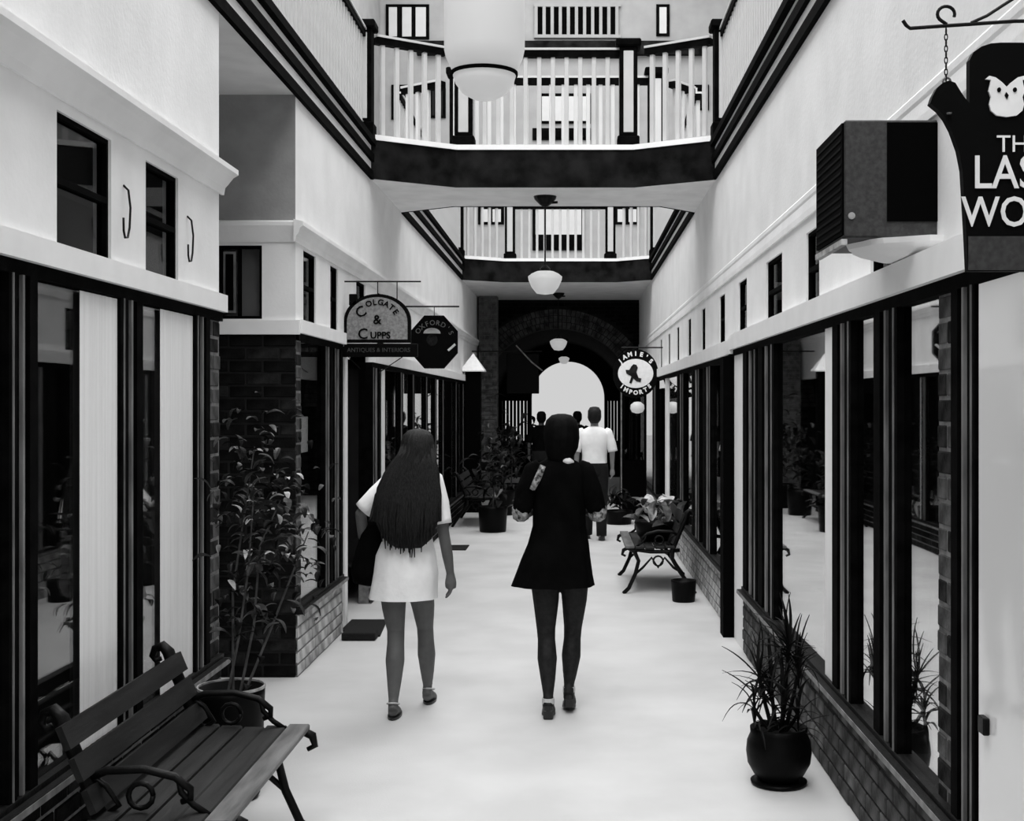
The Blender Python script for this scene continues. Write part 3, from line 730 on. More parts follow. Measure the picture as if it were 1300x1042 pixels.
lamp((716 - VX) * 28 / F, 28, 3.18, H + (VY - 462) * 28 / F, .24, 'smallest white lamp inside the dark vaulted passage')
# skylight tie from which the near lamp hangs
struct(MB().box(-3.45, 3.05, 4.95, 5.05, 8.0, 8.12).build('trim_31', M['white']))

# ------------------------------------------------------------------ air conditioner
def ac():
    D1, D2 = 4.33, 4.80; x0, x1 = .931, XR + .045; z0, z1 = 2.32, 2.724
    t = thing('air_conditioner', 'boxy dark air conditioner jutting from the right wall', 'air conditioner', (x1, (D1 + D2) / 2, z0))
    MB().bev(x0, x1, D1, D2, z0, z1, .006).build('casing', M['acg'], t)
    xs = x0 + (1126 - 1072) * D1 / F
    g = MB().box(xs, x1 - .005, D1 - .006, D1, z0 + .055, z1 - .01).build('end_panel', M['acd'], t)
    f = MB().box(x0 - .008, x0, D1 + .005, D2 - .01, z0 + .01, z1 - .01).build('face_grille', M['acd'], t)
    for i in range(13):
        z = z0 + .02 + i * .028; MB().prism([(x0 - .008, D1 + .015, z), (x0 - .011, D1 + .015, z + .005), (x0 - .008, D1 + .015, z + .016)], (0, D2 - D1 - .04, 0)).build('louvre', M['acd'], f)
    c = px(1081, 274, D1); MB().prism([(c[0] + .012 * math.cos(a), D1 - .005, c[1] + .012 * math.sin(a)) for a in [2 * PI * i / 16 for i in range(16)]][::-1], (0, .006, 0)).build('badge', M['rim'], t)
    MB().box(x0 - .01, x0 + .01, D1, D2, z0 - .025, z0 - .005).build('edge_strip', M['rim'], t)
    b = MB()   # white moulded bracket shelf below, wavy front
    R = []
    for z, f_ in ((z0 - .002, 1.0), (z0 - .02, .97), (z0 - .035, .85), (z0 - .055, .6)):
        r = [(x1, D1 - .10, z)]
        for i in range(17):
            a = PI * i / 16; q = (1 + .035 * math.sin(9 * a)) * f_
            r.append((x1 - .27 * q * math.sin(a), (D1 + D2) / 2 - .05 - .27 * q * math.cos(a), z))
        r.append((x1, D2 + .1, z)); R.append(r)
    b.rings(R); b.build('plaster_bracket', M['white'], t)
    MB().prism([(xs + .05, D1 - .02, z0 - .005), (x1, D1 - .02, z0 - .03), (x1, D1 - .02, z0 - .005)], (0, .15, 0)).build('shim', M['acd'], t)
ac()

# ------------------------------------------------------------------ benches
def bench(loc, rz, L, label, rows=5):
    t = thing('iron_bench', label, 'bench', (0, 0, 0), 'cast iron benches along the arcade')
    def end(y):
        b = MB(); T = lambda P, r: b.tube([(x, y, z) for x, z in P], r, 8)
        T([(-.06, 0), (-.02, .06), (.08, .20), (.15, .32), (.15, .40), (.09, .55), (.035, .68), (.015, .74), (-.01, .765), (-.04, .755), (-.05, .725), (-.035, .705), (-.015, .715)], [.02, .018, .018, .02, .024, .026, .026, .026, .022, .016, .014, .012, .01])
        T([(.60, 0), (.55, .05), (.49, .18), (.46, .30), (.50, .39), (.56, .42), (.60, .40), (.61, .36), (.58, .345)], [.02, .018, .018, .018, .02, .02, .018, .014, .01])
        T([(.08, .40), (.2, .385), (.35, .385), (.54, .41)], .018)
        T([(.10, .545), (.16, .57), (.28, .575), (.38, .55), (.43, .51), (.43, .48), (.40, .47)], [.013, .014, .014, .014, .013, .012, .01])
        T([(.50, .42), (.44, .46), (.40, .50), (.39, .55)], .011)
        T([(.04, .18), (.14, .24), (.22, .33), (.28, .24), (.34, .33), (.42, .24), (.50, .17)], .012)
        for cx, cz, r in ((.28, .30, .045), (.27, .49, .04)): T([(cx + r * math.cos(2 * PI * i / 12), cz + r * math.sin(2 * PI * i / 12)) for i in range(13)], .009)
        T([(.13, .41), (.20, .46), (.16, .52), (.10, .56)], .010)
        b.build('iron_end', M['iron'], t, True)
    end(-L / 2 + .10); end(L / 2 - .03)
    for i in range(rows):
        x = .13 + i * .46 / rows; z = .405 + .006 * abs(i - 2)
        m = M['slatl'] if i == rows - 1 else M['slat']  # front slat paler: its lit edge is put into the colour
        MB().bev(x, x + .49 / rows - .012, -L / 2, L / 2, z, z + .025, .005).build('slat', m, t)
    for x, z in ((.125, .50), (.085, .60), (.045, .70)):
        b = MB(); b.prism([(x + .020, -L / 2, z - .042), (x + .040, -L / 2, z - .034), (x + .010, -L / 2, z + .038), (x - .010, -L / 2, z + .030)], (0, L, 0)); b.build('back_slat', M['slat'], t)
    t.location = loc; t.rotation_euler.z = rz; return t
bench((-1.66, 4.55, 0), 0, 1.2, 'cast iron slatted bench in the near left corner')
bench((1.06, 12.25, 0), PI, 1.35, 'scrolled iron bench against right wall holding a leafy plant')
bench((-1.66, 18.5, 0), 0, 1.5, 'dark iron bench far off along the left wall')

# ------------------------------------------------------------------ plants and pots
def blade(L, w_, droop, n=7):
    """narrow arching leaf, thickened with a keel; grows along +X"""
    v = []; f = []
    for i in range(n + 1):
        s = i / n; x = L * s * (1 - .25 * droop * s); z = L * (.35 * s - droop * s * s); hw = w_ * (math.sin(PI * min(.999, s * .85 + .12))) * .5 + .0006
        v += [(x, -hw, z + hw * .5), (x, 0, z), (x, hw, z + hw * .5), (x, 0, z - .0018)]
    for i in range(n):
        a = i * 4
        f += [(a, a + 1, a + 5, a + 4), (a + 1, a + 2, a + 6, a + 5), (a + 2, a + 3, a + 7, a + 6), (a + 3, a, a + 4, a + 7)]
    me = bpy.data.meshes.new('leaf'); me.from_pydata(v, [], f); me.materials.append(None); return me
def oval_leaf(L, w_):
    v = []; f = []; n = 6
    for i in range(n + 1):
        s = i / n; x = L * s; z = .18 * L * math.sin(PI * s) ; hw = w_ / 2 * math.sin(PI * min(.98, .06 + s * .92)) ** .8
        v += [(x, -hw, z + hw * .25), (x, 0, z), (x, hw, z + hw * .25), (x, 0, z - .003)]
    for i in range(n):
        a = i * 4
        f += [(a, a + 1, a + 5, a + 4), (a + 1, a + 2, a + 6, a + 5), (a + 2, a + 3, a + 7, a + 6), (a + 3, a, a + 4, a + 7)]
    me = bpy.data.meshes.new('leaf'); me.from_pydata(v, [], f); me.materials.append(None); return me
def with_mat(me, m): c = me.copy(); c.materials[0] = m; return c
def leaves_at(parent, center, n, meshes, spread, up=(.0, 1.2), sc=(.7, 1.2)):
    for i in range(n):
        az = random.uniform(0, 2 * PI); el = random.uniform(*up)
        p = Vector(center) + Vector([random.gauss(0, s) for s in spread])
        inst(random.choice(meshes), 'leaf', parent, p, (random.uniform(-.4, .4), -el, az), random.uniform(*sc))

def spiky_plant():
    cx, cy = .945, 5.80
    t = thing('potted_plant', 'spiky-leaved plant in round black pot by right shopfront', 'plant', (cx, cy, 0))
    MB().lathe([(.10, .0), (.125, .004), (.13, .018), (.10, .02)], (cx, cy, 0), 28).build('saucer', M['pot'], t, True)
    MB().lathe([(.085, .02), (.115, .05), (.143, .10), (.150, .15), (.145, .20), (.130, .235), (.132, .262), (.120, .266), (.116, .235), (.02, .23)], (cx, cy, 0), 32).build('pot', M['pot'], t, True)
    MB().lathe([(.115, .236), (.06, .243), (.005, .245)], (cx, cy, 0), 20).build('soil', M['soil'], t)
    ms = [with_mat(blade(L, w_, d), M['leaf']) for L, w_, d in ((.23, .018, .55), (.30, .018, .22), (.20, .013, .15), (.28, .015, .85), (.24, .012, .6))]
    tips = [((-.09, .0, .50), 18), ((-.03, .03, .46), 16), ((.045, 0, .64), 30), ((.10, .02, .55), 22), ((.01, -.05, .38), 18), ((.09, -.02, .34), 14), ((-.12, -.03, .36), 12)]
    for (dx, dy, z), n in tips:
        MB().tube([(cx + dx * .3, cy + dy * .4, .24), (cx + dx * .7, cy + dy, .24 + (z - .24) * .5), (cx + dx, cy + dy, z)], [.011, .009, .008], 8).build('stem', M['leaf'], t)
        n = int(n * 1.4)
        for i in range(n):
            az = random.uniform(0, 2 * PI); el = random.choice([-.2, .1, .4, .8, 1.2, 1.35]) + random.uniform(-.1, .1)
            q = .02 + .5 * (i / n); inst(random.choice(ms), 'leaf', t, (dx * (1 - .1 * q), dy, z - .12 * (i / n)), (0, -el, az), random.uniform(.75, 1.1) * (.6 if math.cos(az) > .3 and el < 1 else 1))
spiky_plant()
def barrel_tree():
    cx, cy = -1.52, 5.6
    t = thing('potted_tree', 'spindly leafy tree in dark tub with pale rim beside near bench', 'plant', (cx, cy, 0))
    MB().lathe([(.115, 0), (.125, .02), (.140, .30), (.146, .46), (.146, .49), (.134, .49), (.130, .44), (.02, .43)], (cx, cy, 0), 32).build('tub', M['pot'], t, True)
    MB().lathe([(.142, .486), (.149, .486), (.149, .498), (.142, .498)], (cx, cy, 0), 32, False).build('rim', M['rim'], t)
    MB().lathe([(.128, .44), (.01, .455)], (cx, cy, 0), 20).build('soil', M['soil'], t)
    S = [[(-.02, .0, .44), (.02, .05, .7), (.05, .10, 1.0), (.06, .16, 1.35)], [(.03, .02, .44), (.08, .08, .75), (.09, .15, 1.1), (.16, .25, 1.3)], [(.0, .03, .44), (-.02, .10, .9), (.0, .2, 1.2), (.04, .25, 1.55)], [(.05, 0, .44), (.14, .1, .7), (.22, .2, .95), (.28, .3, 1.15)]]
    for P in S: MB().tube([(cx + x, cy + y, z) for x, y, z in P], [.007, .006, .005, .003], 6).build('stem', M['stem'], t)
    ms = [with_mat(oval_leaf(L, w_), M[m]) for L, w_, m in ((.09, .035, 'leaf'), (.07, .03, 'leaf'), (.11, .04, 'leafm'), (.08, .03, 'leafm'), (.07, .026, 'leaf'))]
    msl = ms * 2 + [with_mat(oval_leaf(.07, .028), M['leafl'])]  # a few pale copies: lit leaves put into the colour
    for P in S:
        for k in (2, 3):
            leaves_at(t, P[k], 46, msl, (.08, .08, .13), (-.9, .8), (.6, 1.05))
        leaves_at(t, (P[1][0], P[1][1], P[1][2]), 8, ms, (.05, .05, .1), (-.8, .6))
barrel_tree()
def bench_plant():
    cx, cy, z = .80, 12.1, .437
    t = thing('potted_plant', 'pale broad-leaved plant in dark tub on the right bench', 'plant', (cx, cy, z))
    MB().lathe([(.14, z), (.19, z + .06), (.215, z + .17), (.21, z + .19), (.19, z + .18), (.02, z + .16)], (cx, cy, 0), 24).build('pot', M['pot'], t, True)
    ms = [with_mat(oval_leaf(L, w_), M[m]) for L, w_, m in ((.24, .13, 'leafl'), (.20, .11, 'leafl'), (.18, .10, 'leafm'), (.22, .12, 'leafl'))]
    leaves_at(t, (0, 0, .22), 34, ms, (.11, .11, .06), (-.1, 1.1), (.7, 1.1))
bench_plant()
def small_pot(x, y, r, h, label, leaves=0, lh=.3, name='plant_pot'):
    t = thing(name, label, 'pot' if not leaves else 'plant', (x, y, 0))
    MB().lathe([(r * .86, 0), (r * .9, .01), (r, h * .9), (r, h), (r * .9, h), (r * .88, h * .88), (.01, h * .86)], (x, y, 0), 24).build('pot', M['pot'], t, True)
    MB().lathe([(r * .87, h * .87), (.01, h * .90)], (x, y, 0), 16).build('soil', M['soil'], t)
    if leaves:
        ms = [with_mat(oval_leaf(L, w_), M[m]) for L, w_, m in ((.20, .08, 'leaf'), (.16, .07, 'leaf'), (.18, .06, 'leaf'), (.15, .06, 'leafm'))]
        MB().tube([(x, y, h * .8), (x + .02, y, h + lh * .5), (x, y + .02, h + lh)], .012, 6).build('stem', M['stem'], t)
        leaves_at(t, (0, 0, h + lh * .7), leaves, ms, (r * .6, r * .6, lh * .33), (-.5, 1.2), (.8, 1.3))
small_pot(.975, 11.15, .112, .19, 'short black cylinder pot on floor before the right bench')
small_pot(-1.10, 17.2, .20, .35, 'bushy dark plant in floor pot in front of far left bench', 70, .6, 'potted_plant')
small_pot(-1.12, 19.8, .2, .4, 'tall dark leafy plant behind far left bench', 80, .8, 'potted_plant')
small_pot(-1.05, 21.2, .22, .4, 'dark leafy shrub at foot of the barred screen on the left', 80, .75, 'potted_plant')
small_pot(.66, 18.3, .2, .2, 'low dark shrub tub at left corner of display kiosk', 40, .18, 'potted_plant')
small_pot(-.72, 23.0, .17, .35, 'slim dark shrub in pot nearest the far passage on the left', 50, .8, 'potted_plant')

# lamp column with pyramid cap, display kiosk, mats
t = thing('bollard_column', 'tall dark column with white pyramid cap on the far left', 'column', (-1.5, 20.6, 0))
MB().bev(-1.74, -1.49, 20.2, 20.45, 0, 2.28, .01).build('shaft', M['black'], t)
b = MB(); a, c, y0, y1, z, zt = -1.81, -1.42, 20.13, 20.52, 2.28, 2.56
b.add([(a, y0, z), (c, y0, z), (c, y1, z), (a, y1, z), ((a + c) / 2, (y0 + y1) / 2, zt), (a, y0, z - .02), (c, y0, z - .02), (c, y1, z - .02), (a, y1, z - .02)],
      [(0, 1, 4), (1, 2, 4), (2, 3, 4), (3, 0, 4), (5, 6, 1, 0), (6, 7, 2, 1), (7, 8, 3, 2), (8, 5, 0, 3), (8, 7, 6, 5)]); b.build('pyramid_cap', M['signw'], t)
t = thing('display_kiosk', 'tall dark glazed display kiosk below the oval sign', 'kiosk', (.95, 19.2, 0))
MB().bev(.72, 1.10, 18.95, 19.6, 0, 1.98, .01).build('cabinet', M['black'], t)
MB().box(.71, .73, 18.935, 18.95, .12, 1.95).build('corner_bead', M['mortar'], t)
MB().box(.77, 1.06, 18.94, 18.95, .9, 1.85).build('pane', M['gl'], t)
t = thing('globe_reflection', 'small white globe built for a lamp reflection on display kiosk front', 'lamp', (.955, 18.8, 1.6))  # a lamp's reflection in the kiosk, built as a glowing globe
MB().lathe([(.02, 1.60), (.08, 1.62), (.105, 1.67), (.10, 1.73), (.05, 1.77), (.01, 1.775)], (.955, 18.82, 0), 20).build('reflection_globe', M['milk'], t, True)
MB().tube([(.955, 18.96, 1.58), (.955, 18.82, 1.57), (.955, 18.82, 1.61)], .015, 8).build('arm', M['iron'], t)
b = MB(); b.prism([(-1.72, 9.45, 0), (-1.45, 9.45, 0), (-1.50, 10.15, 0), (-1.785, 10.15, 0), (-1.785, 9.66, 0), (-1.72, 9.66, 0)], (0, 0, .012)); o = b.build('doormat', M['rubber']); tag(o, 'black doormat at the foot of the slim white post', 'mat')
o = MB().bev(-1.53, -1.28, 15.0, 15.5, 0, .012, .004).build('doormat', M['rubber']); tag(o, 'small dark doormat farther off by the far left shopfront', 'mat')
# tall dark entry board left of the mat step
o = MB().bev(-1.71, -1.46, 9.28, 9.44, 0, .06, .008).build('doorstep', M['rubber']); tag(o, 'low dark doorstep just in front of the black doormat', 'step')

# ------------------------------------------------------------------ people
def limb(b, P, R, n=14):
    """smooth tapered limb through joints P with radii R (densified)"""
    Q = []; S = []
    for i in range(len(P) - 1):
        for k in range(4):
            u = k / 4; Q.append(Vector(P[i]).lerp(Vector(P[i + 1]), u)); S.append(R[i] + (R[i + 1] - R[i]) * u)
    Q.append(Vector(P[-1])); S.append(R[-1]); b.tube(Q, S, n)
def hand(b, w_, d, side, s=1.0, fwd=(0, 1, 0)):
    """palm, four unequal curled fingers and a thumb; w_ wrist point, d direction of the hand, fwd toward the thumb side"""
    w_ = Vector(w_); d = Vector(d).normalized(); f = Vector(fwd); f = (f - d * f.dot(d)).normalized(); n = d.cross(f) * side
    b.tube([w_ - d * .01, w_ + d * .02 * s, w_ + d * .05 * s, w_ + d * .085 * s], [.024 * s, .030 * s, .036 * s, .032 * s], 10)
    for i, (o_, L) in enumerate(((.030, .070), (.010, .080), (-.011, .074), (-.030, .058))):
        a = w_ + d * .075 * s + f * o_ * s; dd = (d - n * .25 + f * (o_ * 3)).normalized(); e = (d - n * .8).normalized()
        p1 = a + dd * L * .5 * s; b.tube([a, p1, p1 + e * L * .5 * s], [.0095 * s, .0088 * s, .007 * s], 8)
    a = w_ + d * .025 * s + f * .026 * s; dd = (d * .7 + f * .7).normalized(); p1 = a + dd * .035 * s
    b.tube([a, p1, p1 + (d * .95 - n * .2 + f * .1).normalized() * .032 * s], [.012 * s, .010 * s, .008 * s], 8)
def head_into(b, c, s=1.0, tilt=0):
    x, y, z = c
    b.ell([(x, y + .02 * s, z - .115 * s, .030 * s, .035 * s), (x, y + .02 * s, z - .10 * s, .045 * s, .058 * s), (x, y + .012 * s, z - .06 * s, .062 * s, .080 * s), (x, y, z - .02 * s, .072 * s, .092 * s), (x, y, z + .03 * s, .076 * s, .097 * s), (x, y - .005 * s, z + .07 * s, .070 * s, .088 * s), (x, y - .005 * s, z + .10 * s, .048 * s, .062 * s), (x, y - .005 * s, z + .115 * s, .015 * s, .02 * s)], 20)
    b.tube([(x, y + .088 * s, z + .02 * s), (x, y + .102 * s, z - .01 * s), (x, y + .112 * s, z - .03 * s), (x, y + .09 * s, z - .04 * s)], [.008 * s, .010 * s, .014 * s, .008 * s], 8)
    for q in (-1, 1):
        b.tube([(x + q * .072 * s, y, z - .035 * s), (x + q * .082 * s, y - .008, z), (x + q * .078 * s, y - .005, z + .025 * s)], [.008 * s, .012 * s, .009 * s], 8)
def remesh(b, name, m, parent, vox=.0075, it=3):
    o = b.build(name, m, parent); md = o.modifiers.new('r', 'REMESH'); md.mode = 'VOXEL'; md.voxel_size = vox; md.use_smooth_shade = True
    sm = o.modifiers.new('s', 'SMOOTH'); sm.iterations = it; sm.factor = .5
    bpy.context.view_layer.update(); dg = bpy.context.evaluated_depsgraph_get(); me = bpy.data.meshes.new_from_object(o.evaluated_get(dg))
    o.modifiers.clear(); o.data = me
    if not me.materials: me.materials.append(m)
    me.polygons.foreach_set('use_smooth', [True] * len(me.polygons)); return o
def foot(b, a, toe, s=1.0, h=.05):
    """foot from ankle a to toe point"""
    a = Vector(a); toe = Vector(toe); d = toe - a; d.z = 0; d.normalize(); heel = Vector((a.x, a.y, 0)) - d * .03 * s; heel.z = toe.z + h * .5 + (a.z - h * 1.6) * .9
    b.tube([heel, heel + (toe - heel) * .3 + Vector((0, 0, .012)), heel + (toe - heel) * .7, toe + Vector((0, 0, .012))], [.030 * s, .034 * s, .036 * s, .018 * s], 12)
    b.tube([a, heel + Vector((0, 0, .01))], [.030 * s, .030 * s], 10)
def face_parts(body, base, c, s=1.0):
    x, y, z = c
    for q in (-1, 1): MB().ell([(base[0] + x + q * .03 * s, base[1] + y + .083 * s, z + k, r, r) for k, r in ((-.010 * s, .002), (-.005 * s, .009 * s), (.005 * s, .009 * s), (.010 * s, .002))], 10).build('eye', M['eye'], body)
    MB().ell([(base[0] + x, base[1] + y + .083 * s, z - .066 * s + k, .022 * s * r, .010 * s * r) for k, r in ((-.008 * s, .3), (-.002, 1), (.003, 1), (.008 * s, .3))], 12).build('mouth', M['lips'], body)

def shift(P, o): return tuple(Vector(P) + Vector(o))

def woman_white():
    ox, oy = -.945, 7.1; O = (ox, oy, 0); W = lambda *p: shift(p, O)
    t = thing('person', 'woman with long dark hair, white minidress and sandals, holding dark bag', 'person', O)
    b = MB()
    E = lambda L, n=20: b.ell([(ox + x, oy + y, z, rx, ry) for x, y, z, rx, ry in L], n)
    E([(0, 0, .74, .13, .10), (0, 0, .80, .155, .112), (.0, 0, .88, .155, .11), (.01, .01, 1.0, .115, .085), (.02, .01, 1.10, .12, .088), (.035, .01, 1.22, .135, .098), (.04, .0, 1.30, .14, .085), (.045, -.0, 1.345, .10, .06), (.05, 0, 1.37, .052, .05)])
    limb(b, [W(.05, 0, 1.34), W(.055, .01, 1.40), W(.06, .02, 1.45)], [.05, .045, .045])
    hc = (.065, .025, 1.492); head_into(b, W(*hc), .95)
    # legs: left planted behind (nearer camera), right striding forward
    limb(b, [W(-.075, .0, .80), W(-.068, .01, .60), W(-.058, .02, .47), W(-.056, .0, .40), W(-.055, -.035, .31), W(-.055, -.065, .20), W(-.055, -.10, .10)], [.086, .068, .050, .049, .054, .041, .027])
    foot(b, W(-.055, -.10, .10), W(-.06, .075, .0), .95)
    limb(b, [W(.070, .0, .78), W(.09, .07, .60), W(.095, .12, .47), W(.098, .13, .40), W(.10, .15, .31), W(.098, .20, .20), W(.095, .25, .105)], [.084, .066, .048, .047, .052, .040, .027])
    foot(b, W(.095, .25, .105), W(.11, .42, .0), .95)
    # arms
    limb(b, [W(.165, 0, 1.315), W(.20, -.02, 1.17), W(.215, -.03, 1.03), W(.235, .0, .90), W(.25, .02, .785)], [.045, .040, .033, .032, .022])
    hand(b, W(.25, .02, .785), (.03, .06, -1), 1, .95, (-.2, 1, 0))
    limb(b, [W(-.075, 0, 1.315), W(-.16, -.02, 1.22), W(-.25, -.02, 1.13), W(-.25, .06, 1.0), W(-.235, .10, .93)], [.045, .040, .033, .030, .022])
    hand(b, W(-.235, .10, .93), (.05, .3, -.9), -1, .95, (0, 1, .2))
    body = remesh(b, 'body', M['skin'], t, .0065)
    face_parts(body, O, hc, .95)
    d = MB(); L = [(-.015, .0, .655, .194, .155), (-.012, 0, .70, .188, .150), (-.0, 0, .80, .182, .142), (.0, 0, .90, .168, .130), (.01, .01, 1.0, .135, .108), (.02, .01, 1.1, .134, .105), (.035, .01, 1.22, .148, .112), (.042, .0, 1.30, .150, .098), (.048, 0, 1.35, .115, .075), (.05, 0, 1.375, .075, .065)]
    d.ell([(ox + x, oy + y, z, rx, ry) for x, y, z, rx, ry in L], 40, .02, 9, False, True); d.build('minidress', M['dressw'], t, True)
    s = MB(); limb(s, [W(.12, 0, 1.35), W(.155, 0, 1.325), W(.195, -.02, 1.19), W(.213, -.03, 1.075)], [.03, .055, .052, .050]); s.build('sleeve', M['dressw'], t, True)
    s = MB(); limb(s, [W(-.03, 0, 1.35), W(-.065, 0, 1.325), W(-.155, -.02, 1.235), W(-.235, -.02, 1.15)], [.03, .056, .058, .056]); s.build('sleeve', M['dressw'], t, True)
    h = MB(); hx, hy = ox + .07, oy
    h.ell([(hx, hy - .01, 1.607, .02, .02), (hx, hy - .01, 1.598, .052, .062), (hx, hy - .012, 1.57, .080, .092), (hx, hy - .02, 1.53, .090, .098), (hx - .0, hy - .035, 1.48, .095, .090), (hx - .02, hy - .055, 1.42, .125, .075), (hx - .03, hy - .07, 1.36, .152, .068), (hx - .045, hy - .085, 1.28, .172, .062), (hx - .05, hy - .10, 1.18, .178, .056), (hx - .05, hy - .115, 1.08, .165, .050), (hx - .045, hy - .12, 1.0, .130, .040), (hx - .04, hy - .12, .95, .07, .022)], 64, .035, 21, jit=.025)
    hair = h.build('long_hair', M['hair'], t, True)
    s = MB()
    for i in range(84):
        a = PI + PI * (i + .5) / 84; dx = math.cos(a); dy = math.sin(a)
        z1 = .965 - random.uniform(0, .07) + .22 * abs(dx) ** 3
        P = [(hx + .085 * dx, hy - .02 + .09 * dy, 1.52), (hx - .01 + .118 * dx, hy - .055 + .07 * dy, 1.40), (hx - .045 + .178 * dx, hy - .09 + .062 * dy, 1.24), (hx - .05 + .185 * dx + random.gauss(0, .006), hy - .115 + .055 * dy, 1.10), (hx - .045 + .15 * dx + random.gauss(0, .012), hy - .12 + .045 * dy, z1)]
        s.tube(P, [.006, .009, .010, .009, .003], 5)
    q = s.build('hair_strands', M['hair'], hair, True); q['kind'] = 'stuff'
    # sandals
    for (x, y, z) in ((-.055, -.11, 0), (.10, .25, 0)):
        sd = MB(); sd.ell([(ox + x, oy + y + .07, z + .002, .038, .115), (ox + x, oy + y + .07, z + .014, .038, .115)], 20); so = sd.build('sandal', M['shoe'], t)
        sd = MB(); c = Vector((ox + x, oy + y, .085)); sd.tube([c + Vector((.034 * math.cos(a), .036 * math.sin(a), -.012 * math.sin(a))) for a in [2 * PI * i / 14 for i in range(15)]], .0045, 6); sd.build('ankle_strap', M['shoew'], so)
    # bag
    g = thing('shoulder_bag', 'soft dark bag carried at left side of woman in white', 'bag', (ox - .22, oy - .02, .74))
    d = MB(); bx_, by = ox - .215, oy + .03
    d.ell([(bx_ + .03, by, .72, .05, .03), (bx_ + .01, by, .735, .095, .05), (bx_, by, .80, .105, .055), (bx_ + .01, by, .92, .085, .05), (bx_ + .03, by, 1.04, .06, .035), (bx_ + .05, by, 1.09, .03, .02)], 24, .03, 7); d.build('bag_body', M['dressd'], g, True)
    d = MB(); d.tube([(bx_ + .06, by - .02, 1.07), (bx_ + .09, by - .07, 1.2), (ox - .085, oy - .085, 1.32), (ox - .09, oy - .02, 1.385), (ox - .085, oy + .075, 1.30), (bx_ + .06, by + .03, 1.07)], .008, 6); d.build('strap', M['dressd'], g, True)
woman_white()

